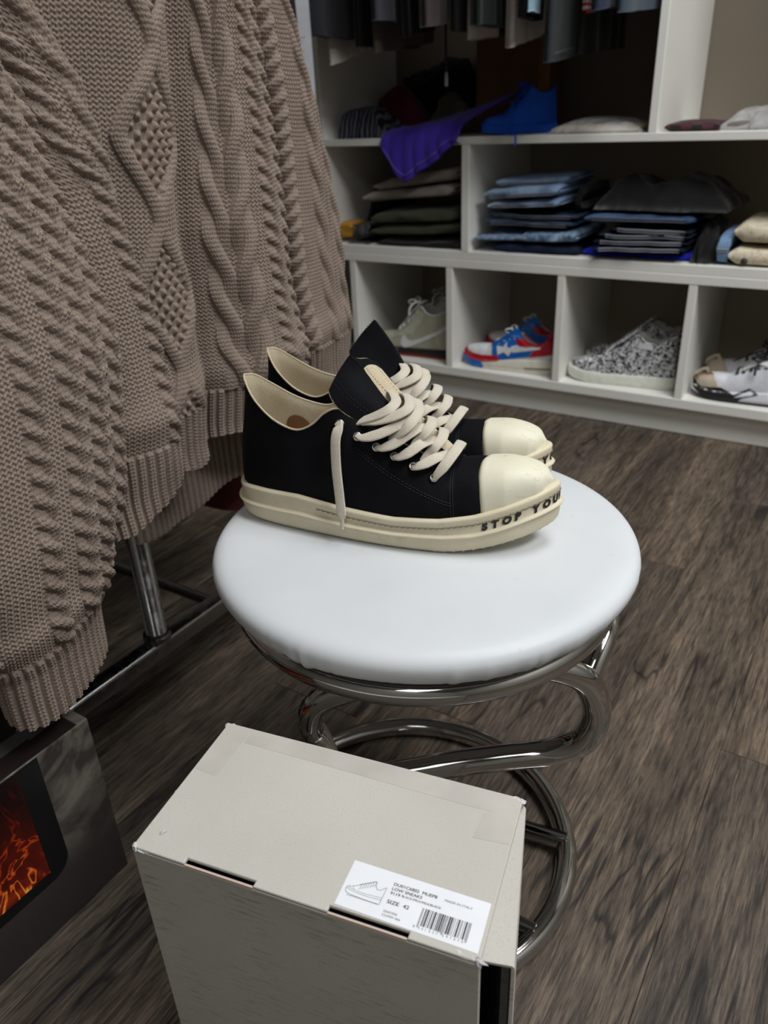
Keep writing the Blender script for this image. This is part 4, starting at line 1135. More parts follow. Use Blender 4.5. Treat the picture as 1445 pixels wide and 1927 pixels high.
# pleat that hangs in front of the diamond zone
def build_flap():
    zs = np.arange(.372, .90, RES)
    def ctrl(z):
        b = float(yB(z)); k = .004 * math.sin(11 * z + 1)
        return np.array([(-.632, b - .150), (-.606, b - .105), (-.584 + k, b - .060), (-.578, b - .026), (-.588, b - .003), (-.606, b - .004), (-.618, b - .026), (-.626, b - .060)])
    pm = smooth_path(ctrl(.55), 24); dm = np.r_[0, np.cumsum(np.linalg.norm(np.diff(pm, axis=0), axis=1))]
    n = int(dm[-1] / RES); q = np.linspace(0, dm[-1], n); sE = dm[int(4.4 * 24)]
    P = np.zeros((len(zs), n, 3))
    for i, z in enumerate(zs):
        p = smooth_path(ctrl(z), 24); P[i, :, 0] = np.interp(q, dm, p[:, 0]); P[i, :, 1] = np.interp(q, dm, p[:, 1]); P[i, :, 2] = z
    s = np.tile((q - sE)[None], (len(zs), 1)); Z = P[..., 2]
    hem = .366 + .048 * np.clip((s[0] + .085) / .085, 0, 1.0) ** 1.1 + .012 * np.clip(s[0] / .04, 0, 1)
    z0 = zs[0]; Z2 = np.where(Z < .58, hem[None] + (Z - z0) * (.58 - hem[None]) / (.58 - z0), Z); P[..., 2] = Z2
    rows = np.where(Z < .58, (Z - z0), (Z - z0))
    P[..., 0] += .006 * np.exp(-((Z - .478) / .018) ** 2) - .005 * np.exp(-((Z - .40) / .03) ** 2) + .003 * fbm2(s * 16, Z2 * 10, 8, 3)
    tt = .95 - Z2
    sh = np.interp(Z2, [.58, .69, .73, .9], [0, .010, .034, .050])
    sp = s + sh
    rib = np.clip((.078 - rows) / .003, 0, 1)
    pans = [(-.20, -.050, 'rev', ()), (-.030, -.006, 'rope', (.0385,)), (-.006, .004, 'rev', ()), (.004, .030, 'rope', (.070, 1, .0060)), (.030, .042, 'strap', ()), (.044, .07, 'rope', (.09,))]
    # in the lower half the strip beside the rope is plain knit
    return knit_sheet(P, sp, tt, pans, rib, rows, 1)
sheet_obj('front_pleat', build_flap(), sweater)
# sleeve that hangs nearest the camera
def build_sleeve():
    zs = np.arange(.266, .90, RES)
    yR = lambda z: np.interp(z, [.25, .318, .345, .383, .428, .50, .557, .583, .67, .746, .793, .9], [.378, .383, .402, .420, .444, .462, .474, .472, .442, .428, .411, .38])
    yL = lambda z: np.interp(z, [.25, .318, .345, .40, .5, .7, .9], [.266, .263, .250, .235, .222, .215, .20])
    y1 = lambda z: np.interp(z, [.32, .36, .44, .50, .555, .60, .675, .75, .9], [.359, .352, .357, .364, .369, .371, .366, .352, .32])
    n = int(.36 / RES); P = np.zeros((len(zs), n, 3)); S = np.zeros((len(zs), n))
    th = np.linspace(-.35, math.pi + .35, 900)
    for i, z in enumerate(zs):
        r, l = float(yR(z)), float(yL(z)); a = (r - l) / 2; c = (r + l) / 2; b = .030 + .010 * min(1, max(0, (z - .3) / .1))
        y = c - a * np.cos(th); xo = b * np.sign(np.sin(th)) * np.abs(np.sin(th)) ** .75
        x = -.612 + (r - y) * .26 + xo
        d = np.r_[0, np.cumsum(np.hypot(np.diff(x), np.diff(y)))]
        q = np.linspace(0, d[-1], n); P[i, :, 0] = np.interp(q, d, x); P[i, :, 1] = np.interp(q, d, y); P[i, :, 2] = z
        j = np.argmin(np.abs(y - float(y1(z))) + 10 * (np.sin(th) < 0)); S[i] = q - d[j]
    Z = P[..., 2]; hem = .262 + .005 * np.sin(S[0] * 30 + 1); z0 = zs[0]
    rows = Z - z0
    P[..., 2] = np.where(Z < .4, hem[None] + (Z - z0) * (.4 - hem[None]) / (.4 - z0), Z)
    P[..., 0] += .004 * np.exp(-((Z - .352) / .014) ** 2) + .0035 * fbm2(S * 13, Z * 8, 77, 3)
    tt = .95 - Z
    rib = np.clip((.071 + .004 * np.sin(S * 25) - rows) / .003, 0, 1)
    pans = [(-.054, -.030, 'rope', (.0385,)), (-.012, .012, 'rope', (.0385, 1, .0066, .3)), (.012, .025, 'ladder', (.0192,)), (.025, .048, 'rope', (.0385, 1, .0066, .1)), (.048, .060, 'ladder', (.0192,)), (.060, .083, 'rope', (.0385, 1, .0066, .55)),
            (.083, .094, 'ladder', (.0192,)), (.094, .116, 'rope', (.0385,)), (-.125, -.10, 'rope', (.0385,))]
    return knit_sheet(P, S, tt, pans, rib, rows, 1)
sheet_obj('sleeve', build_sleeve(), sweater)
# rear panel with its ribbed hem, seen below the front; upper parts out of the picture are plainer
def build_rear():
    zs = np.arange(.285, .52, .0012); ys = np.arange(.52, .93, .0012)
    Yg, Zg = np.meshgrid(ys, zs); X = -.712 + .007 * np.sin(Yg * 26) + .003 * np.sin(Yg * 61)
    hem = .287 + .010 * np.sin(ys * 17 + 1.0)
    Z2 = np.where(Zg < .5, hem[None] + (Zg - zs[0]) * (.5 - hem[None]) / (.5 - zs[0]), Zg)
    P = np.stack([X, Yg, Z2], -1)
    return knit_sheet(P, Yg, .95 - Z2, [], np.clip((.098 - (Zg - zs[0])) / .003, 0, 1), Zg, 1)
sheet_obj('rear_panel', build_rear(), sweater)
def coarse(name, rows, parent=sweater):
    P = np.array([smooth_path(r, 8) for r in rows]); return sheet_obj(name, P, parent)
top_rows = []
for z, f in ((.898, 1.0), (.96, .97), (1.04, .88), (1.12, .66), (1.17, .34)):
    c = main_ctrl(z); mid = np.array([-.665, .60]); top_rows.append([(mid[0] + .035 * (1 - f) + (x - mid[0]) * (1 if f > .9 else f + .1), mid[1] + (y - mid[1]) * f, z) for x, y in c])
coarse('shoulder_front', top_rows)
coarse('shoulder_back', [[(-.715 - .008 * (1 - abs(t_)), .60 + t_ * .27 * f, z) for t_ in np.linspace(-1, 1, 8)] for z, f in ((.515, 1.1), (.8, 1.0), (.96, .97), (1.04, .88), (1.12, .66), (1.17, .34))])
coarse('upper_sleeve', [[(-.62 + .10 * f * math.sin(a) * .4 + off * .0, yc + .10 * f * -math.cos(a), z) for a in np.linspace(-.4, math.pi + .4, 10)] for z, f, yc, off in ((.898, .95, .29, 0), (.98, .9, .32, 0), (1.06, .85, .38, 0), (1.12, .7, .47, 0))])
hg = MB()
hg.tube(smooth_path([(0, -.19, .70), (0, -.10, .765), (0, -.02, .815), (0, .02, .815), (0, .10, .765), (0, .19, .70)], 8) + np.array([-.01, -.03, 0]), .008, 10)
hanger = thing('coat_hanger', 'coat hanger hooked on the rack rail, inside the knitted sweater', 'hanger', (SWX, SWY, 1.1))
hb_ = MB(); hb_.tube(smooth_path([(-.004, -.10, .012), (-.004, -.08, .028), (-.01, -.06, .05), (-.004, -.04, .028), (-.004, -.02, .012)], 8), .008, 10)
hb_.build('hanger_bar', M_black, hanger)
hk = MB(); hk.tube(smooth_path([(-.01, -.062, .06), (-.01, -.066, .18), (-.01, -.083, .25), (-.01, -.0880, .285), (-.01, -.068, .3060), (-.01, -.0490, .286)], 8), .002, 8)
hk.build('hanger_hook', M_chrome, hanger)

# dark red garment behind the sweater
def drape(name, label, cat, col, x, y0, y1, zb, ztop, seed, waves=3, amp=.010, group=None, axis='y', thick=.004, mat=None, hemamp=.006, n=60):
    """a hanging length of cloth: rounded folds, thickness and a turned hem; runs along y (or x) at the given depth"""
    m = mat or cloth(name + '_cloth', col)
    u = np.linspace(0, 1, n); zz = np.r_[np.linspace(0, .02, 4), np.linspace(.05, 1, 26)]
    U, V = np.meshgrid(u, zz); A = y0 + (y1 - y0) * U; rs = np.random.RandomState(seed)
    off = amp * (np.sin(U * waves * 6.28 + rs.rand() * 6 + V * 1.2) * .6 + fbm2(U * 3, V * 2, seed, 3)) * (1 - .5 * V)
    hem = hemamp * fbm2(u * 4, u * 0 + .3, seed + 3, 2)
    Zc = zb + hem[None] * (1 - V) + (ztop - zb) * V
    edge = thick * np.sin(np.clip(U, .0, 1) * math.pi) ** .25
    F = (x + off + edge); B = (x + off - edge)
    def pk(o): return np.stack([o, A, Zc], -1) if axis == 'y' else np.stack([A, o, Zc], -1)
    m_ = MB(); P = np.concatenate([pk(F), pk(B)[:, ::-1]], 1); m_.grid(P, closed_v=True, cap0=True, cap1=True)
    return m_, m
mm, mt = drape('red', '', '', (60, 10, 7), -.80, .60, .80, .178, 1.1, 4, 1.5, .012)
V_ = np.concatenate(mm.v); V_[:, 2] += (.80 - V_[:, 1]) * .55 * np.clip(1 - (V_[:, 2] - .178) / .5, 0, 1); mm.v = [V_ - np.array([-.8, .7, .178])]
red = mm.build('red_garment', mt); red.location = (-.8, .7, .178)
tag(red, 'dark red garment hanging behind the knitted sweater, only its hem showing', 'garment')

# dark clothes added on the rack behind the sweater, to darken the floor
for i, (xx, col, zb_) in enumerate(((-.90, (30, 22, 24), .27), (-1.02, (22, 22, 26), .30), (-1.16, (38, 34, 32), .33), (-1.32, (18, 18, 20), .28), (-1.50, (46, 30, 30), .30))):
    mm, mt = drape('added_rack_garment_%d' % i, '', '', col, xx, .30, .88, zb_, 1.36, 80 + i, 4, .016, .012)
    mm.v = [v - np.array([xx, .6, zb_]) for v in mm.v]
    o = mm.build('added_dark_garment', mt); o.location = (xx, .6, zb_)
    tag(o, 'dark garment added on the rack to shade the floor, %s behind the knitted sweater' % ('first', 'second', 'third', 'fourth', 'last')[i], 'garment', 'dark garments added along the rack to shade the floor')
# ------------------------------------------------------------------ shoes in the bottom cubbies
def fabric(name, rgb, rough=.8, var=.08): return plain(name, rgb, rough, var=var, scale=60, bump=.2, bscale=700)
def side_patch(name, poly, bvh, mat, parent, lift=.0010, cuts=3):
    """a flat-cut overlay (x, z outline) laid on the +y flank of a shoe"""
    bm = bmesh.new(); vs = [bm.verts.new((x, 0, z)) for x, z in poly]; bm.faces.new(vs)
    bmesh.ops.triangulate(bm, faces=bm.faces)
    for _ in range(cuts):
        lg = [e for e in bm.edges if e.calc_length() > .006]
        if not lg: break
        bmesh.ops.subdivide_edges(bm, edges=lg, cuts=1); bmesh.ops.triangulate(bm, faces=bm.faces)
    for v in bm.verts:
        h = None
        for dx, dz in ((0, 0), (0, -.004), (.004, 0), (-.004, 0), (0, .006), (-.008, 0), (0, -.008)):
            h = bvh.ray_cast(Vector((v.co.x + dx, .3, v.co.z + dz)), Vector((0, -1, 0)))
            if h[0] is not None: break
        v.co.y = (h[0].y if h[0] is not None else .02) + lift
    bmesh.ops.recalc_face_normals(bm, faces=bm.faces)
    r = bmesh.ops.extrude_face_region(bm, geom=list(bm.faces))
    for g in r['geom']:
        if isinstance(g, bmesh.types.BMVert): g.co.y -= lift * 1.6
    bmesh.ops.recalc_face_normals(bm, faces=bm.faces)
    o = MB().bm(bm).build(name, mat, parent); auto_smooth(o, 40); return o
W_LOW = WALL0.copy()
W_LOW[:, 2] = [.100, .099, .091, .080, .073, .071, .075, .083, .092, .099, .096, .088, .079, .072, .0655, .066, .0655, .063, .060, .0545, .0475]
W_HIGH = WALL0.copy()
W_HIGH[:, 2] = [.158, .157, .150, .141, .136, .137, .143, .152, .158, .153, .132, .112, .095, .082, .0705, .070, .0675, .0645, .060, .0545, .0475]
W_HIGH[7:12, 0] = [.102, .110, .122, .139, .158]
W_C = W_HIGH.copy(); W_C[:12, 2] *= .90
ZT_DUNK = tabf([0, .05, .15, .22, .27, .303], [.030, .029, .026, .025, .029, .036])
def shelf_shoe(name, label, loc, rz, W, ztf, mats, overlays=(), sole_split=None, lace=None, group=None, bow=True, zfront=.010, tongue_z=None, scale=.90):
    """mats: upper, sole, lining, (outsole)"""
    t = thing(name, label, 'sneaker', loc, rz, group)
    if scale != 1.0: t.scale = (scale,) * 3
    x = OUTL[:, 0]; zt = ztf(x); zb = zfront * np.clip((x - .22) / .083, 0, 1) ** 1.8
    zm = zb + sole_split if sole_split else None
    def ring(of, z):
        P = np.zeros((len(x), 3)); P[:, :2] = OUTL + ONRM * of; P[:, 2] = z; return P
    lv = [ring(-.010, zb + .0002), ring(-.003, zb + .0004), ring(-.001, zb + .003), ring(.0006, zb + (zt - zb) * .5), ring(-.0005, zt - .003), ring(-.0018, zt), ring(-.006, zt + .0003), ring(-.010, zt - .004)]
    if sole_split:
        so1 = MB().grid(np.array([ring(-.010, zb + .0002), ring(-.002, zb + .0004), ring(.0008, zb + .002), ring(.0008, zm - .0012), ring(-.001, zm), ring(-.012, zm)]), closed_v=True, cap0=True, cap1=True).build('outsole', mats[3], t)
        lv = [ring(-.010, zm), ring(-.0006, zm + .0003)] + lv[3:]
    so = MB().grid(np.array(lv), closed_v=True, cap0=True, cap1=True).build('midsole', mats[1], t)
    ks = np.linspace(0, 20, 101); vs = np.linspace(0, 1, 11)
    def both(ks): return np.concatenate([wall_grid(ks[::-1], vs, -1, W, ztf), wall_grid(ks[1:], vs, 1, W, ztf)])
    G = both(ks); up = MB().grid(G).build('upper', mats[0], t); weld(up)
    kl = np.linspace(0, 14.2, 60); Gl = np.concatenate([wall_grid(kl[::-1], vs, -1, W, ztf), wall_grid(kl[1:], vs, 1, W, ztf)])
    Nl = grid_normals(Gl); sg = 1 if Nl[30, 5][1] < 0 else -1
    MB().grid(Gl - sg * Nl * .0035 * np.minimum(1, np.linspace(1, 0, 11) * 6 + .3)[None, :, None]).build('lining', mats[2], t)
    rim = Gl[:, -1]; MB().tube(rim[6:-6], .0022, 8).build('collar', mats[2] if len(mats) < 5 else mats[4], t)
    im = MB(); ins = OUTL + ONRM * -.010; im.add(np.c_[ins, ztf(ins[:, 0]) + .004], [list(range(len(ins)))]); im.build('insole', mats[2], t, smooth=False)
    # tongue: padded slab from throat to above the collar
    tz = tongue_z or (W[8, 2] + .012)
    cl = smooth_path([(.212, 0, W[14, 2] - .001), (.185, 0, W[12, 2] + .004), (.150, 0, W[10, 2] + .008), (W[8, 0] + .006, 0, tz)], 8)
    P = []
    for i, c in enumerate(cl):
        hw = .012 + .015 * i / len(cl); T_ = cl[min(i + 1, len(cl) - 1)] - cl[max(i - 1, 0)]; T_ /= np.linalg.norm(T_); n_ = np.cross([0, 1, 0], T_); n_ *= 1 if n_[2] > 0 else -1
        a = np.linspace(0, 2 * math.pi, 16, endpoint=False)
        P.append(c + np.outer(np.cos(a) * hw, [0, 1, 0]) + np.outer(np.sin(a) * .0035 - .003 * np.cos(a) ** 2, n_))
    MB().grid(np.array(P), closed_v=True, cap0=True, cap1=True).build('tongue', mats[2] if len(mats) < 6 else mats[5], t)
    bm = bmesh.new(); bm.from_mesh(up.data)
    off = len(bm.verts); bm.from_mesh(so.data)
    bvh = BVHTree.FromBMesh(bm); bm.free()
    for nm, poly, mat, lift in overlays: side_patch(nm, poly, bvh, mat, t, lift)
    if lace:
        m = MB(); uu = []
        for i, k in enumerate((9.3, 10.3, 11.3, 12.2, 13.1)):
            a = wall_eval(k, .86, 1, W, ztf); b = wall_eval(k + (.5 if i % 2 else -.3), .86, -1, W, ztf)
            mid = (a + b) / 2 + np.array([0, 0, .012])
            p = smooth_path([a + np.array([0, .001, .001]), (a * .6 + mid * .4) + np.array([0, 0, .004]), mid, (b * .6 + mid * .4) + np.array([0, 0, .004]), b + np.array([0, -.001, .001])], 6)
            ribbon(m, p, np.tile([0, 0, 1.0], (len(p), 1)) + (p - p.mean(0)) * 20 * np.array([0, 1, 0]), .0075, .0022)
        if bow:
            c = np.array([W[9, 0] + .006, 0, W[9, 2] + .012])
            for s in ((-1, 1) if bow is True else ()):
                p = smooth_path([c, c + np.array([.014, s * .018, .012]), c + np.array([.028, s * .026, .008]), c + np.array([.024, s * .016, -.002]), c], 8)
                ribbon(m, p, np.tile([0, .3 * s, 1.0], (len(p), 1)), .006, .002)
                if s > 0 and 'star' in name: continue
                p = smooth_path([c, c + np.array([.010, s * .018, .004]), c + np.array([.020, s * .034, -.012]), c + np.array([.020, s * .040, -.032])], 8)
                ribbon(m, p, np.tile([0, s * 1.0, .4], (len(p), 1)), .006, .002)
        m.build('laces', lace, t)
    return t
FLIP = math.pi
# -- grey high-top with a white tick, black midsole and red outsole
m_grey = fabric('grey_suede', (170, 168, 148)); m_wl = fabric('white_lining', (212, 212, 208)); m_bk = fabric('black_rubber', (24, 22, 22), .6); m_red = fabric('red_rubber', (150, 38, 44), .6)
def crop_map(L, toe, mx, b0, b1, mz): return lambda p: (L - (p[0] - toe) * mx, (b0 + b1 * p[0] - p[1]) * mz)
cm = crop_map(.303, -65, .000223, 1104, .066, .000180)
tick = [(462, 930), (478, 830), (500, 785), (535, 775), (545, 830), (585, 866), (640, 872), (760, 828), (950, 738), (1100, 655), (1205, 585), (1200, 640), (1050, 745), (880, 845), (700, 935), (600, 978), (530, 995), (485, 975)]
eyst = [(560, 640), (640, 520), (720, 400), (800, 350), (860, 420), (780, 560), (700, 690), (640, 760), (400, 800), (300, 830), (320, 790), (450, 720)]
heelp = [(1060, 650), (1200, 540), (1290, 500), (1290, 1010), (1080, 1010), (1020, 860)]
toep = [(-40, 930), (40, 880), (150, 890), (300, 960), (420, 1040), (200, 1060), (-30, 1040)]
m_grey2 = fabric('pale_grey_suede', (186, 184, 166))
ovA = [('eyestay', [cm(p) for p in eyst], m_grey2, .0012), ('heel_panel', [cm(p) for p in heelp], m_grey2, .0012), ('toe_overlay', [cm(p) for p in toep], m_grey2, .0012), ('tick_emblem', [cm(p) for p in tick], fabric('white_leather', (222, 222, 222), .5), .0022)]
mA = (m_grey, m_bk, m_wl, m_red)
A = shelf_shoe('high_top_sneaker', 'grey high-top sneaker with a white tick on its side and a black sole', (-1.005, 1.930, zb1 + .0005), FLIP + math.radians(2), W_HIGH, ZT_DUNK, mA, ovA, .007, m_wl, 'pairs of shoes in the bottom cubbies')
shelf_shoe('high_top_sneaker', 'second grey high-top, half hidden behind the one with the white tick', (-1.005, 2.060, zb1 + .0005), FLIP + math.radians(-2), W_HIGH, ZT_DUNK, mA, ovA[:3], .007, m_wl, 'pairs of shoes in the bottom cubbies')
# -- red, white and blue sneaker with a star
m_wh = fabric('white_leather', (224, 224, 226), .45); m_bl = fabric('blue_leather', (20, 104, 190), .4); m_rd = fabric('red_leather', (178, 26, 44), .4); m_cr = fabric('cream_midsole', (226, 222, 206), .5)
cb = crop_map(.303, 130, .000256, 965, .132, .000205)
redtoe = [(128, 830), (135, 770), (165, 735), (200, 765), (270, 805), (400, 832), (600, 842), (640, 908), (430, 918), (260, 880)]
bluetoe = [(124, 835), (250, 884), (390, 912), (425, 960), (440, 1012), (330, 1000), (200, 950), (135, 900)]
blueq = [(510, 660), (600, 620), (700, 540), (800, 455), (850, 470), (888, 585), (830, 640), (845, 690), (1000, 722), (1110, 745), (1030, 795), (985, 860), (640, 908), (605, 845), (540, 830), (525, 740)]
redh = [(815, 628), (890, 600), (960, 662), (1060, 700), (1150, 685), (1200, 590), (1235, 530), (1330, 535), (1330, 838), (988, 862), (1040, 790), (1130, 745), (1100, 712), (868, 706)]
star = []
for i in range(10):
    a = math.radians(-90 + i * 36 + 8); r = 116 if i % 2 == 0 else 38
    star.append((692 + r * math.cos(a), 752 + r * math.sin(a) * .95))
tail = [(772, 706), (838, 690), (870, 712), (1000, 722), (1128, 722), (1120, 750), (960, 772), (800, 798), (776, 770)]
slot = [(945, 1012), (1250, 1028), (1250, 1052), (950, 1036)]
F = lambda P: [cb(p) for p in P]
ovB = [('toe_overlay', F(redtoe), m_rd, .0030), ('toe_bumper', F(bluetoe), m_bl, .0026), ('quarter', F(blueq), m_bl, .0012), ('heel_panel', F(redh), m_rd, .0016), ('star_tail', F(tail), m_wh, .0026), ('star_emblem', F(star), m_wh, .0030), ('sole_window', F(slot), fabric('grey_slot', (120, 116, 100)), .0010)]
ZT_B = tabf([0, .06, .15, .20, .25, .303], [.044, .041, .031, .026, .025, .031])
mB = (m_wh, m_cr, m_wl, m_cr, m_rd, m_wh)
B = shelf_shoe('star_sneaker', 'white, red and blue low sneaker with a white star on its side', (-.699, 1.918, zb1 + .0005), FLIP + math.radians(1), W_LOW, ZT_B, mB, ovB, .006, m_wh, 'pairs of shoes in the bottom cubbies')
shelf_shoe('star_sneaker', 'second red and blue sneaker, half hidden behind the star sneaker', (-.702, 2.040, zb1 + .0005), FLIP + math.radians(-3), W_LOW, ZT_B, mB, ovB[:4], .006, m_wh, 'pairs of shoes in the bottom cubbies')
# -- black and white speckled high-top
def speckle():
    t = Nt('black_white_print'); v = t.coords()
    n1 = t.noise(v, 95, 3, .6, 1.6); t.set(t.ramp(n1, [(.46, srgb(22, 22, 24)), (.53, srgb(222, 222, 224))]), .8, 0, .2); t.bump(t.noise(v, 500, 2), .3, .001); return t.m
m_spk = speckle(); m_ws = fabric('white_rubber', (226, 228, 216), .5)
ZT_C = tabf([0, .05, .15, .22, .27, .303], [.034, .034, .031, .030, .034, .042])
mC = (m_spk, m_ws, m_wl, m_ws, m_spk, m_spk)
lblp = [(.070, .108), (.108, .108), (.110, .124), (.070, .126)]
Cc = shelf_shoe('printed_high_top', 'black and white printed high-top on a thick white sole, toe towards us', (-.397, 1.928, zb1 + .0005), FLIP + math.radians(4), W_C, ZT_C, mC, [('pull_label', lblp, m_wh, .0016)], None, m_spk, 'pairs of shoes in the bottom cubbies', bow=False)
shelf_shoe('printed_high_top', 'second black and white printed high-top, behind the first', (-.396, 2.050, zb1 + .0005), FLIP + math.radians(2), W_C, ZT_C, mC, [], None, m_spk, 'pairs of shoes in the bottom cubbies', bow=False)
# -- white sneaker with beige toe and black sole
m_be = fabric('beige_suede', (196, 180, 160)); m_w2 = fabric('cool_white_leather', (222, 223, 230), .5)
cd = crop_map(.303, 140, .000125 / .83 * 1.02, 1364, .16, .000155)
G_ = lambda P: [cd(p) for p in P]
ovD = [('toe_cap', G_([(150, 1080), (190, 960), (290, 900), (390, 890), (400, 1010), (520, 1110), (600, 1230), (330, 1222), (220, 1160)]), m_be, .0014),
       ('sole_wing', G_([(140, 1085), (220, 1165), (330, 1225), (640, 1235), (700, 1320), (780, 1370), (860, 1360), (1080, 1265), (1230, 1370), (1000, 1420), (900, 1500), (560, 1440), (300, 1330), (170, 1230)]), m_bk, .0016),
       ('sole_inlay', G_([(870, 1400), (960, 1350), (1100, 1300), (1160, 1350), (1130, 1380), (990, 1395)]), m_w2, .0026),
       ('side_stripe', G_([(745, 800), (1180, 630), (1200, 640), (1190, 665), (760, 812)]), m_bk, .0016)]
mD = (m_w2, m_w2, m_wl, m_bk, m_wh, m_wh)
shelf_shoe('white_sneaker', 'white sneaker with beige toe, black sole and black laces, at the right edge', (-.087, 1.915, zb1 + .0005), FLIP + math.radians(1.5), W_LOW, ZT_B, mD, ovD, .006, m_bk, 'pairs of shoes in the bottom cubbies')
shelf_shoe('white_sneaker', 'second white sneaker, only its beige toe showing behind the first', (-.088, 2.040, zb1 + .0005), FLIP + math.radians(3), W_LOW, ZT_B, mD, ovD[:1], .006, m_bk, 'pairs of shoes in the bottom cubbies')
# -- bright blue high-top on the upper shelf
m_su = fabric('blue_suede', (16, 84, 200), .9); mE = (m_su, m_su, m_su, m_su, m_su, m_su)
E_ = shelf_shoe('blue_high_top', 'bright blue suede high-top shoe with its lace hanging over the shelf edge', (-.775, 2.010, zu1 + .0005), FLIP + math.radians(38), W_HIGH, ZT_C, mE, [('side_panel', [(.02, .05), (.12, .045), (.15, .09), (.06, .12), (.02, .11)], m_su, .002)], None, m_su, scale=.62)
lm = MB(); rot = lambda p: p
ribbon(lm, smooth_path([(.190, .020, .115), (.200, .055, .08), (.215, .085, .03), (.222, .120, .006), (.215, .176, .004), (.214, .186, -.006), (.215, .184, -.035)], 8), np.tile([.2, .6, .7], (49, 1)), .007, .0024)
lm.build('loose_lace', m_su, E_)

# ------------------------------------------------------------------ folded and heaped clothes
def denim(name, lo, hi, sc=9, streak=True):
    t = Nt(name); v = t.coords(); mp = t.n('ShaderNodeMapping'); mp.inputs['Scale'].default_value = (1, 1, .4); t.l(v, mp.inputs[0])
    f = t.noise(mp.outputs[0], sc, 4, .6, .6); g = t.noise(v, 260, 3, .7)
    c = t.ramp(f, [(.34, srgb(*lo)), (.66, srgb(*hi))]); c = t.mix(t.ramp(g, [(.45, (0, 0, 0, 1)), (.7, (.35,) * 3 + (1,))]), c, srgb(*hi))
    t.set(c, .9, 0, .2); t.bump(g, .5, .0012, t.bump(t.noise(v, 26, 3, .5, .6), .4, .008)); return t.m
def slab(m, x0, x1, y0, y1, z0, z1, seed, amp=.0075, tilt=0.0, skew=0.0, nose=.5):
    """one folded layer: rounded nose at the front, wavy"""
    nu, nv = 30, 30; U = np.linspace(0, 1, nu); a = np.linspace(0, 2 * math.pi, nv, endpoint=False)
    ca_, sa_ = np.cos(a), np.sin(a); yy = np.sign(ca_) * np.abs(ca_) ** .38; zz = np.sign(sa_) * np.abs(sa_) ** .46
    P = np.zeros((nu, nv, 3)); h = (z1 - z0) / 2
    for i, u in enumerate(U):
        e = min(1, (min(u, 1 - u) * 14 + .12)) ** .5
        X = x0 + (x1 - x0) * u + skew * (yy * .5)
        Y = (y0 + y1) / 2 - (y1 - y0) / 2 * yy * 1.0
        Z = z0 + h + h * zz * e
        P[i, :, 0] = X; P[i, :, 1] = Y; P[i, :, 2] = Z + tilt * u
    w1 = fbm2(P[..., 0] * 9 + seed, P[..., 1] * 7, seed, 3) - .9; w2 = fbm2(P[..., 0] * 22, P[..., 2] * 60 + seed, seed + 1, 2)
    P[..., 2] += amp * w1 * np.clip((P[..., 2] - z0) / (z1 - z0), 0, 1); P[..., 1] += amp * 1.3 * w2; P[..., 0] += amp * .8 * w2
    m.grid(P, closed_v=True, cap0=True, cap1=True)
    return P
def stack(name, label, cat, mat, layers, group=None, seam=None, kids=()):
    """a folded garment: its layers in one mesh, its pale seams as a part"""
    c = np.array([(layers[0][0] + layers[0][1]) / 2, layers[0][2], layers[0][4]])
    m = MB(); sm = MB()
    for L in layers:
        P = slab(m, *L[:6], seed=L[6] if len(L) > 6 else 1, **(L[7] if len(L) > 7 else {}))
        if seam:
            j = np.argmin(P[15, :, 1]); ln = P[2:-2, j]; sm.tube(ln + np.array([0, -.0012, .0022]), .0014, 6)
            sm.tube(ln + np.array([0, -.0012, -.0030]), .0009, 6)
    m.v = [v - c for v in m.v]
    o = m.build(name, mat); o.location = c; tag(o, label, cat, group)
    if seam:
        sm.v = [v - c for v in sm.v]; sm.build('seam', seam, o)
    return o
def heap(name, label, cat, mat, x0, x1, y0, y1, z0, z1, seed, folds=7, group=None, peak=(.5, .5), rough=.5):
    nu, nv = 56, 40; U = np.linspace(0, 1, nu); V = np.linspace(0, 1, nv); Ug, Vg = np.meshgrid(U, V, indexing='ij')
    X = x0 + (x1 - x0) * Ug; Y = y0 + (y1 - y0) * Vg
    edge = np.clip(np.minimum(np.minimum(Ug, 1 - Ug), np.minimum(Vg, 1 - Vg)) * 7, 0, 1) ** .55
    n1 = fbm2(X * 11 + seed, Y * 11, seed, 4); rg = 1 - np.abs(fbm2(X * folds + n1 * .8, Y * folds * .6 + seed, seed + 5, 3)) * 2
    if rough > 1: bump2 = 1.05 * np.exp(-(((Ug - .24) / .16) ** 2)) + .95 * np.exp(-(((Ug - .70) / .20) ** 2))
    bump = np.exp(-(((Ug - peak[0]) / .5) ** 2 + ((Vg - peak[1]) / .6) ** 2))
    if rough > 1: bump = bump2; rough = .8
    Z = z0 + (z1 - z0) * edge * (.45 * bump + .25 + rough * .30 * rg + .12 * n1)
    Z = z0 + (Z - z0) * (z1 - z0) / max((Z - z0).max(), 1e-6)
    X = X + .014 * fbm2(Ug * 5, Vg * 5, seed + 2, 3); Y = Y + .014 * fbm2(Ug * 5, Vg * 5, seed + 3, 3)
    top = np.stack([X, Y, Z], -1); bot = np.stack([X, Y, np.full_like(X, z0 + .0004)], -1)
    c = np.array([(x0 + x1) / 2, (y0 + y1) / 2, z0]); m = MB(); m.grid(top - c, flip=False); m.grid(bot - c, flip=True)
    k = nu * nv; bd = [i * nv for i in range(nu)] + [(nu - 1) * nv + j for j in range(1, nv)] + [i * nv + nv - 1 for i in range(nu - 2, -1, -1)] + [j for j in range(nv - 2, 0, -1)]
    for a_, b_ in zip(bd, bd[1:] + bd[:1]): m.f.append([a_, b_, b_ + k, a_ + k]); m.mi.append(0)
    o = m.build(name, mat); weld(o, 1e-7); o.location = c; return tag(o, label, cat, group)
YS = YF
M_seam = cloth('pale_seam', (150, 152, 160)); M_seam_d = cloth('grey_seam', (110, 112, 122))
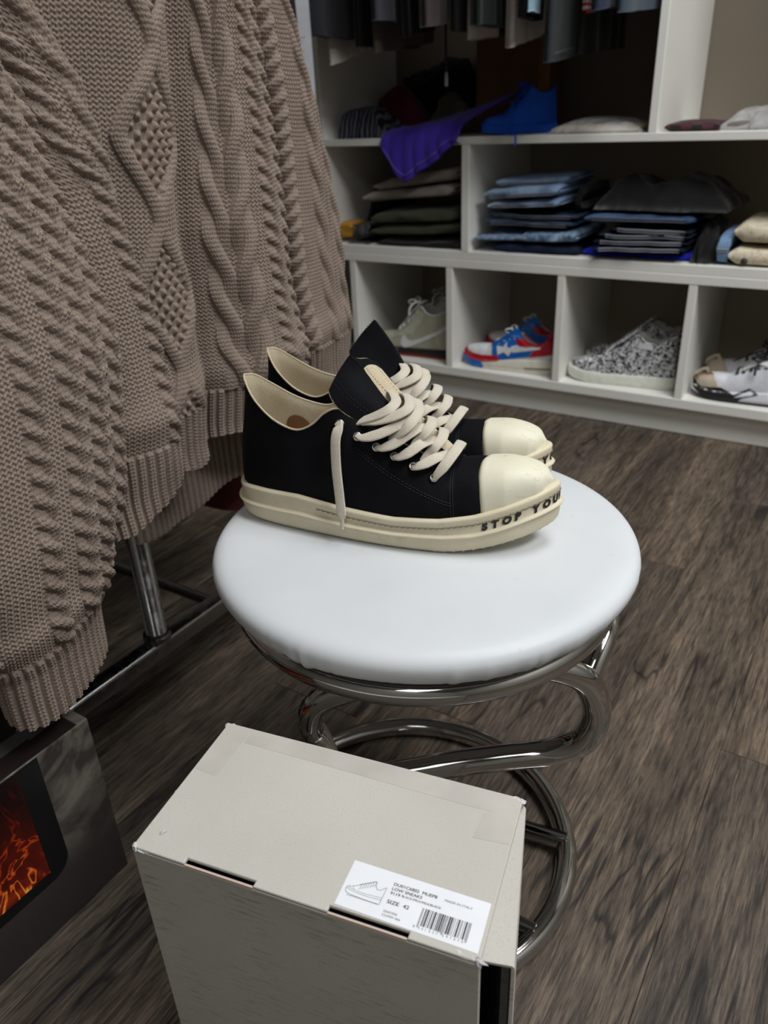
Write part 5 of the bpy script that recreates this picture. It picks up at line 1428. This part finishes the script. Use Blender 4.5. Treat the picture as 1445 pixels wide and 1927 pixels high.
G1, G2 = 'folded jeans on the middle shelf', 'clothes heaped on the upper shelf'
Z0 = zm1 + .0004
stack('folded_jeans', 'navy jeans lying flat at the bottom of the left denim stack', 'jeans', denim('navy_denim', (20, 26, 44), (38, 48, 74)), [(-.885, -.655, YS + .02, YS + .27, Z0, Z0 + .024, 3)], G1)
stack('folded_jeans', 'faded blue patterned jeans, second from the bottom of the left denim stack', 'jeans', denim('patterned_denim', (52, 78, 116), (158, 182, 206), 60), [(-.926, -.775, YS + .012, YS + .25, Z0 + .025, Z0 + .044, 4, dict(tilt=.006)), (-.80, -.662, YS + .016, YS + .25, Z0 + .026, Z0 + .056, 5, dict(tilt=.005))], G1)
stack('folded_jeans', 'dark blue jeans under the light blue pair in the left denim stack', 'jeans', denim('dark_denim', (34, 46, 66), (66, 84, 108)), [(-.905, -.675, YS + .03, YS + .26, Z0 + .063, Z0 + .080, 6), (-.90, -.672, YS + .035, YS + .26, Z0 + .080, Z0 + .097, 7)], G1, M_seam_d)
stack('folded_jeans', 'light blue faded jeans on top of the left denim stack', 'jeans', denim('light_denim', (98, 126, 166), (172, 192, 214)), [(-.895, -.705, YS + .025, YS + .24, Z0 + .098, Z0 + .120, 8, dict(tilt=.014)), (-.905, -.705, YS + .018, YS + .24, Z0 + .121, Z0 + .150, 9, dict(tilt=.014, amp=.007)), (-.888, -.694, YS + .06, YS + .24, Z0 + .150, Z0 + .172, 10, dict(tilt=.008))], G1, M_seam)
stack('folded_garment', 'black garment folded behind the light blue jeans', 'garment', cloth('black_knit', (22, 22, 25)), [(-.683, -.668, YS + .06, YS + .26, Z0 + .098, Z0 + .158, 12, dict(amp=.008))], G1)
stack('blue_bag', 'bright blue cloth peeking out under the right denim stack', 'cloth', cloth('bright_blue', (22, 34, 170)), [(-.652, -.395, YS + .035, YS + .27, Z0, Z0 + .022, 13)], None)
stack('folded_jeans', 'dark indigo jeans with pale seams lowest in the right stack, drooping over', 'jeans', denim('indigo_denim', (14, 18, 32), (30, 36, 56)), [(-.60, -.405, YS - .006, YS + .25, Z0 + .0226, Z0 + .036, 14, dict(amp=.009)), (-.615, -.405, YS + .004, YS + .25, Z0 + .037, Z0 + .050, 15, dict(amp=.008))], G1, M_seam)
stack('folded_jeans', 'dark indigo jeans with a looped waistband, second in the right stack', 'jeans', denim('indigo_denim_two', (16, 20, 34), (34, 40, 60)), [(-.60, -.400, YS + .006, YS + .25, Z0 + .051, Z0 + .063, 16, dict(amp=.010)), (-.575, -.400, YS + .010, YS + .25, Z0 + .064, Z0 + .076, 17, dict(amp=.010))], G1, M_seam)
stack('folded_jeans', 'mid blue jeans near the top of the right stack, under the black heap', 'jeans', denim('mid_denim', (34, 50, 82), (74, 96, 134)), [(-.645, -.400, YS + .02, YS + .26, Z0 + .077, Z0 + .102, 18, dict(amp=.006))], G1, M_seam_d)
M_blk = cloth('black_cotton', (19, 19, 21)); M_blk2 = cloth('washed_black', (30, 31, 34))
heap('black_garment_heap', 'black clothes piled on top of the right denim stack', 'clothes', M_blk, -.632, -.335, YS + .03, YS + .27, Z0 + .1045, Z0 + .180, 21, 9, peak=(.55, .5), rough=1.3)
heap('crumpled_trousers', 'black trousers crumpled at the right end of the denim stacks', 'trousers', M_blk, -.398, -.348, YS + .02, YS + .24, Z0, Z0 + .088, 23, 12)
bp = Nt('beige_print'); v_ = bp.coords(); bp.set(bp.mix(bp.ramp(bp.noise(v_, 34, 4, .6, 2.5), [(.52, (0, 0, 0, 1)), (.56, (.8,) * 3 + (1,)), (.60, (0, 0, 0, 1))]), srgb(214, 204, 182), srgb(160, 132, 70)), .85)
o = stack('printed_trousers', 'folded beige printed trousers at the right end of the middle shelf', 'trousers', bp.m, [(-.315, -.08, YS + .012, YS + .25, Z0, Z0 + .044, 25, dict(amp=.005)), (-.312, -.08, YS + .018, YS + .25, Z0 + .045, Z0 + .092, 26, dict(amp=.005))], None)
MB().lathe([(.0001, .002), (.006, .0018), (.0075, 0), (.006, -.001)], 16, (0, 0, 0)).build('button', fabric('dark_button', (70, 60, 54), .4), o).location = (-.085, -.004, .012)
o.children[-1].rotation_euler = (math.radians(90), 0, 0)
stack('folded_shorts', 'pale blue garment beside the beige printed trousers', 'garment', denim('pale_denim', (86, 116, 156), (140, 166, 196)), [(-.342, -.318, YS + .015, YS + .24, Z0, Z0 + .066, 27, dict(amp=.004))], None, M_seam)
# left compartment of the middle shelf
stack('folded_trousers', 'olive green trousers folded under the grey pair', 'trousers', cloth('olive_cotton', (66, 70, 52)), [(-1.245, -.985, YS + .03, YS + .27, Z0 + .022, Z0 + .052, 31, dict(tilt=.014, amp=.006)), (-1.235, -.985, YS + .025, YS + .27, Z0 + .052, Z0 + .086, 32, dict(tilt=.018, amp=.007))], 'folded trousers in the left compartment')
stack('folded_trousers', 'washed grey trousers folded on the olive pair, rising to the right', 'trousers', cloth('washed_grey', (150, 141, 131)), [(-1.268, -1.00, YS + .035, YS + .26, Z0 + .104, Z0 + .134, 33, dict(tilt=.030, amp=.006)), (-1.240, -.99, YS + .040, YS + .26, Z0 + .134, Z0 + .164, 34, dict(tilt=.036, amp=.007))], 'folded trousers in the left compartment')
stack('folded_trousers', 'black trousers flat at the bottom of the left compartment', 'trousers', M_blk, [(-1.22, -.978, YS + .02, YS + .27, Z0, Z0 + .020, 35)], 'folded trousers in the left compartment')
heap('black_knit', 'black knit heaped in the left compartment behind the grey trousers', 'clothes', M_blk, -1.345, -1.265, YS + .145, YS + .34, Z0 + .002, Z0 + .150, 37, 5)
stack('yellow_sleeve_garment', 'cream and mustard garment rolled in the left compartment', 'garment', cloth('mustard_cotton', (188, 138, 44)), [(-1.350, -1.310, YS + .03, YS + .12, Z0 + .012, Z0 + .060, 38)], None)
stack('navy_garment', 'navy and white cloth folded beside the mustard garment', 'garment', denim('navy_print', (26, 32, 50), (110, 104, 100), 30), [(-1.305, -1.252, YS + .025, YS + .12, Z0 + .010, Z0 + .050, 39, dict(tilt=.012)), (-1.32, -1.25, YS + .02, YS + .12, Z0, Z0 + .010, 40)], None)
# upper shelf
Zu = zu1 + .0004
strp = Nt('striped_cloth'); v_ = strp.coords(); wv = strp.n('ShaderNodeTexWave', wave_type='BANDS'); wv.inputs['Scale'].default_value = 26; wv.inputs['Distortion'].default_value = 3; strp.l(v_, wv.inputs['Vector'])
strp.set(strp.ramp(wv.outputs['Fac'], [(.5, srgb(20, 20, 26)), (.75, srgb(104, 104, 122))]), .9)
heap('striped_shirt', 'dark shirt with grey stripes crumpled at the left of the upper shelf', 'clothes', strp.m, -1.345, -1.20, YS + .018, YS + .16, Zu, Zu + .075, 43, 8, G2)
heap('maroon_shirt', 'maroon shirt lying on the striped one', 'clothes', cloth('maroon_cotton', (92, 28, 52)), -1.335, -1.175, YS + .185, YS + .255, Zu, Zu + .125, 44, 7, G2)
heap('khaki_shirt', 'khaki shirt in the middle of the heap on the upper shelf', 'clothes', cloth('khaki_cotton', (92, 86, 66)), -1.155, -1.05, YS + .205, YS + .262, Zu, Zu + .100, 45, 7, G2)
heap('black_jumper', 'large black jumper heaped at the back of the upper shelf', 'clothes', M_blk, -1.35, -1.05, YS + .275, YS + .355, Zu, Zu + .185, 46, 5, G2, peak=(.55, .7))
# purple garment draped over the shelf edge, hanging to a point
def purple():
    nu, nv = 60, 46; P = np.zeros((nu, nv, 3)); U = np.linspace(0, 1, nu); V = np.linspace(0, 1, nv)
    for i, u in enumerate(U):
        xe = -1.175 + .215 * u            # along the edge
        drop = .090 * max(0, 1 - abs(u - .30) / (.30 if u < .30 else .62)) ** .8 + .002
        back = .06 + .10 * u
        hgt = .020 + .075 * u ** 1.2
        path = smooth_path([(xe + .03 + .05 * u, YS + .03 + back, Zu + hgt), (xe + .012, YS + .028, Zu + .018 + .020 * u), (xe, YS - .002, Zu + .008), (xe - .004, YS - .012, Zu - .008 - drop * .3), (xe + .012 * (u - .3), YS - .012, Zu - .012 - drop)], 12)
        d = np.r_[0, np.cumsum(np.linalg.norm(np.diff(path, axis=0), axis=1))]; q = V * d[-1]
        for k in range(3): P[i, :, k] = np.interp(q, d, path[:, k])
    f = np.sin(U * 20 + .6)[:, None] * np.linspace(.4, 1, nv)[None]
    P[..., 1] -= .006 * np.abs(f) ; P[..., 0] += .003 * f; P[..., 2] += .004 * fbm2(P[..., 0] * 20, P[..., 1] * 20, 6, 3)
    n_ = grid_normals(P); c = np.array([-1.08, YS, Zu]); m = MB(); m.grid(P + n_ * .0022 - c); m.grid(P - n_ * .0022 - c, flip=True)
    k = nu * nv; bd = [i * nv for i in range(nu)] + [(nu - 1) * nv + j for j in range(1, nv)] + [i * nv + nv - 1 for i in range(nu - 2, -1, -1)] + [j for j in range(nv - 2, 0, -1)]
    for a_, b_ in zip(bd, bd[1:] + bd[:1]): m.f.append([a_, b_, b_ + k, a_ + k]); m.mi.append(0)
    o = m.build('purple_sweatshirt', cloth('purple_cotton', (70, 48, 168))); weld(o, 1e-7); o.location = c
    s = MB(); s.tube(P[2:-2, -4] + np.array([0, -.0035, 0]) - c, .0011, 6); s.build('hem_stitching', cloth('lilac_thread', (128, 108, 200)), o)
    return tag(o, 'purple sweatshirt hanging over the edge of the upper shelf', 'sweatshirt')
purple()
def film(name):
    t = Nt(name); v = t.coords(); t.set((.92, .92, .92, 1), .08, 0, .6); t.b.inputs['Transmission Weight'].default_value = .0
    t.b.inputs['Alpha'].default_value = .32; t.bump(t.noise(v, 60, 4, .6, 1.0), .8, .004); return t.m
M_film = film('clear_plastic')
def bagged(name, label, mat, x0, x1, y0, y1, h, seed):
    o = stack(name, label, 'packaged garment', mat, [(x0 + .012, x1 - .012, y0 + .01, y1, Zu + .001, Zu + h * .62, seed)])
    b = heap('plastic_bag', None, None, M_film, x0, x1, y0, y1 + .01, Zu, Zu + h, seed + 1, 10, rough=.9)
    lc = b.location.copy(); b.parent = o; b.location = lc - o.location
    for k in ('label', 'category', 'group'):
        if k in b: del b[k]
    return o
bagged('packaged_garment', 'cream garment in a clear plastic bag beside the blue shoe', cloth('cream_cotton', (176, 160, 128)), -.745, -.53, YS + .012, YS + .22, .032, 51)
pl = Nt('dark_plaid'); v_ = pl.coords(); ck = pl.n('ShaderNodeTexChecker'); ck.inputs['Scale'].default_value = 46; ck.inputs['Color1'].default_value = srgb(34, 28, 34); ck.inputs['Color2'].default_value = srgb(86, 42, 48); pl.l(v_, ck.inputs['Vector'])
pl.set(ck.outputs['Color'], .9)
stack('plaid_shirt', 'dark plaid shirt folded flat right of the upright divider', 'shirt', pl.m, [(-.485, -.372, YS + .02, YS + .2, Zu, Zu + .024, 53)], None)
bagged('packaged_garment', 'crumpled clear plastic package at the right end of the upper shelf', cloth('grey_packed_cloth', (120, 112, 104)), -.372, -.20, YS + .02, YS + .2, .046, 55)
# brown carton at the back of the upper shelf
cb_ = thing('brown_carton', 'tall brown cardboard carton behind the blue shoe', 'box', (-.93, YS + .27, Zu))
MB().box(-.10, .10, -.045, .045, 0, .30, .002).build('carton_body', plain('brown_cardboard', (112, 78, 46), .8), cb_, smooth=False)
MB().box(.072, .099, -.0468, -.0452, .004, .298, 0).build('lit_edge_strip', plain('lit_brown_cardboard', (136, 94, 52), .8), cb_, smooth=False)  # lighter strip paints the lit right edge of the carton

# ------------------------------------------------------------------ clothes on the rail above
rail = MB(); rail.tube(np.array([(XL + .02, 0, 0), (-1.0, 0, 0), (XU - .012, 0, 0)]) - np.array([-.95, 0, 0]), .0125, 14)
ro = rail.build('clothes_rail', M_chrome); ro.location = (-.95, YF + .17, 1.46); tag(ro, 'chrome rail across the top of the shelving, hung with shirts', 'rail')
GH = 'shirts hanging in front of the shelves'
ZH = 1.44
def hung(name, label, cat, col, x, y0, y1, z, seed, thick=.010, waves=3, amp=.008, mat=None, hem=.004, ztop=ZH, stitched=None, lean=0.0):
    m, mt = drape(name, '', '', col, 0, y0, y1, z, ztop, seed, waves, amp, axis='y', thick=thick, mat=mat, hemamp=hem)
    yc = (y0 + y1) / 2; V = np.concatenate(m.v)
    if lean: V[:, 2] += lean * (V[:, 1] - y0) / (y1 - y0) * (1 - (V[:, 2] - z) / (ztop - z))
    m.v = [V - np.array([0, yc, z])]
    o = m.build(name, mt); o.location = (x, yc, z); tag(o, label, cat, GH)
    if stitched:
        s = MB(); yy = np.linspace(y0 + .004, y1 - .004, 20); s.tube(np.stack([np.full(20, thick + amp * .9), yy - yc, .018 + lean * (yy - y0) / (y1 - y0)], -1), .0009, 5)
        s.build('hem_stitch', stitched, o)
    return o
hung('black_tee', 'black T-shirt hanging at the left end, in front of the white one', 'shirt', (24, 24, 30), -1.235, 1.609, 1.83, .889, 61, .008, 2, .004, lean=-.004)
hung('white_tee', 'white T-shirt hanging just right of the leftmost black one', 'shirt', (188, 180, 170), -1.262, 1.759, 1.92, .834, 62, .007, 2, .004, lean=.03)
hung('black_tee', 'black T-shirt right of the white one, on the left of the rail', 'shirt', (15, 15, 18), -1.170, 1.74, 2.02, .868, 63)
hung('charcoal_sweatshirt', 'charcoal sweatshirt sleeve with an open cuff, left part of the rail', 'shirt', (52, 51, 58), -1.082, 1.68, 1.795, .906, 64, .014, 2, .005)
hung('taupe_tee', 'taupe T-shirt with a curved hem, low among the black ones', 'shirt', (82, 72, 68), -1.126, 1.74, 2.02, .850, 65, .010, lean=.028)
hung('black_shirt', 'black shirt between the taupe T-shirt and the brown sleeve', 'shirt', (12, 12, 13), -1.030, 1.72, 1.85, .873, 66, .012, lean=.02)
hung('brown_cardigan', 'grey-brown sleeve with a folded cuff in the middle of the rail', 'shirt', (64, 56, 56), -.957, 1.68, 1.775, .882, 67, .018, lean=.02)
hung('black_shirt', 'black shirt hanging right of the dangling cord', 'shirt', (17, 17, 19), -.925, 1.74, 2.02, .878, 68)
hung('green_sweatshirt', 'dark green sleeve hanging over the white shirts', 'shirt', (30, 38, 36), -.830, 1.665, 1.79, .879, 69, .018)
hung('white_shirt', 'white shirt half covered by the dark green sleeve', 'shirt', (198, 190, 184), -.876, 1.725, 1.88, .857, 70, .010, lean=.012)
hung('cream_trousers', 'cream white trouser leg hanging in the middle of the rail', 'trousers', (206, 196, 190), -.772, 1.70, 1.87, .837, 71, .016, 4, .005, lean=.026)
hung('black_sleeve_shirt', 'black shirt above the cream trouser leg', 'shirt', (16, 16, 18), -.731, 1.655, 1.765, .882, 72, .008)
hung('light_blue_shirt', 'light blue shirt sliver beside the charcoal trouser leg', 'shirt', (132, 160, 176), -.705, 1.64, 1.70, .890, 73, .004, 2, .003)
hung('charcoal_trousers', 'charcoal trouser leg with a stitched hem, the lowest on the rail', 'trousers', (42, 46, 50), -.673, 1.66, 1.85, .800, 74, .014, 1, .004, stitched=cloth('grey_thread_hem', (86, 92, 96)), lean=.024)
hung('black_trousers', 'black trousers behind the charcoal trouser leg', 'trousers', (13, 13, 14), -.636, 1.74, 2.02, .818, 75, .012, 4, .009, lean=.018)
rwt = Nt('red_white_stripes'); v_ = rwt.coords(); wv = rwt.n('ShaderNodeTexWave', wave_type='BANDS', bands_direction='Z'); wv.inputs['Scale'].default_value = 30; rwt.l(v_, wv.inputs['Vector']); rwt.set(rwt.ramp(wv.outputs['Fac'], [(.45, srgb(196, 60, 74)), (.55, srgb(226, 214, 214))]), .9)
hung('striped_tee', 'sliver of a red and white striped shirt', 'shirt', None, -.612, 1.69, 1.745, .886, 76, .008, 2, .003, mat=rwt.m)
hung('navy_shirt', 'navy sleeve hanging near the right end of the rail', 'shirt', (38, 44, 66), -.580, 1.65, 1.86, .880, 77, .014, 2, .006, lean=.024)
hung('slate_shirt', 'slate blue shirt hanging last on the rail, before the divider', 'shirt', (52, 66, 78), -.540, 1.68, 2.02, .878, 78, .010, 2, .005, lean=.03)
# dangling cord with a pale tip
m = MB(); m.tube(smooth_path([(0, 0, .66), (.002, 0, .3), (-.001, 0, .12), (0, 0, .02)], 8), .0028, 8)
co = m.build('drawstring', M_blk2); co.location = (-.968, 1.80, .775); tag(co, 'dark drawstring with a pale tip dangling below the shirts', 'cord')
MB().tube(np.array([(0, 0, .028), (0, 0, .014), (0, 0, 0)]), [.003, .0042, .0036], 8).build('cord_tip', cloth('pale_tip', (150, 148, 150)), co)
# paper tag with printed lines
tg = thing('paper_tag', 'white paper tag with printed lines hanging at the left of the shirts', 'tag', (-1.188, 1.56, .757))
MB().grid(np.array([[(-.016 + .004 * math.sin(v * 3), -.002 + .004 * math.sin(v * 4 + u * 2), v * .30) for u in (0,)] + [(.017 - .002 * v, .010, v * .30)] for v in np.linspace(0, 1, 14)])).build('tag_sheet', plain('tag_paper', (205, 206, 212), .7), tg)
m = MB()
for k, (z, wd) in enumerate(((.012, .5), (.02, .8), (.026, .8), (.031, .7), (.05, .8), (.054, .8), (.058, .8), (.063, .8), (.095, .6), (.12, .8))):
    m.add([(-.012, -.0012, z), (-.012 + .024 * wd, .0046 * wd - .001, z), (-.012 + .024 * wd, .0046 * wd - .001, z + .0016), (-.012, -.0012, z + .0016)], [[0, 1, 2, 3]])
m.v = [v + np.array([0, -.0022, 0]) for v in m.v]
m.build('printed_lines', plain('grey_print', (120, 120, 128), .7), tg)
# pale hanger end and dark sleeve at the top right
hg2 = thing('white_hanger', 'pale plastic hanger end with a dark garment, top right corner', 'hanger', (-.30, YF + .02, .87))
MB().tube(smooth_path([(-.010, 0, .05), (-.012, 0, .022), (-.002, 0, .004), (.02, 0, .002), (.10, 0, .03), (.22, 0, .11)], 8), .0042, 8).build('hanger_arm', plain('pale_plastic', (196, 192, 190), .4), hg2)
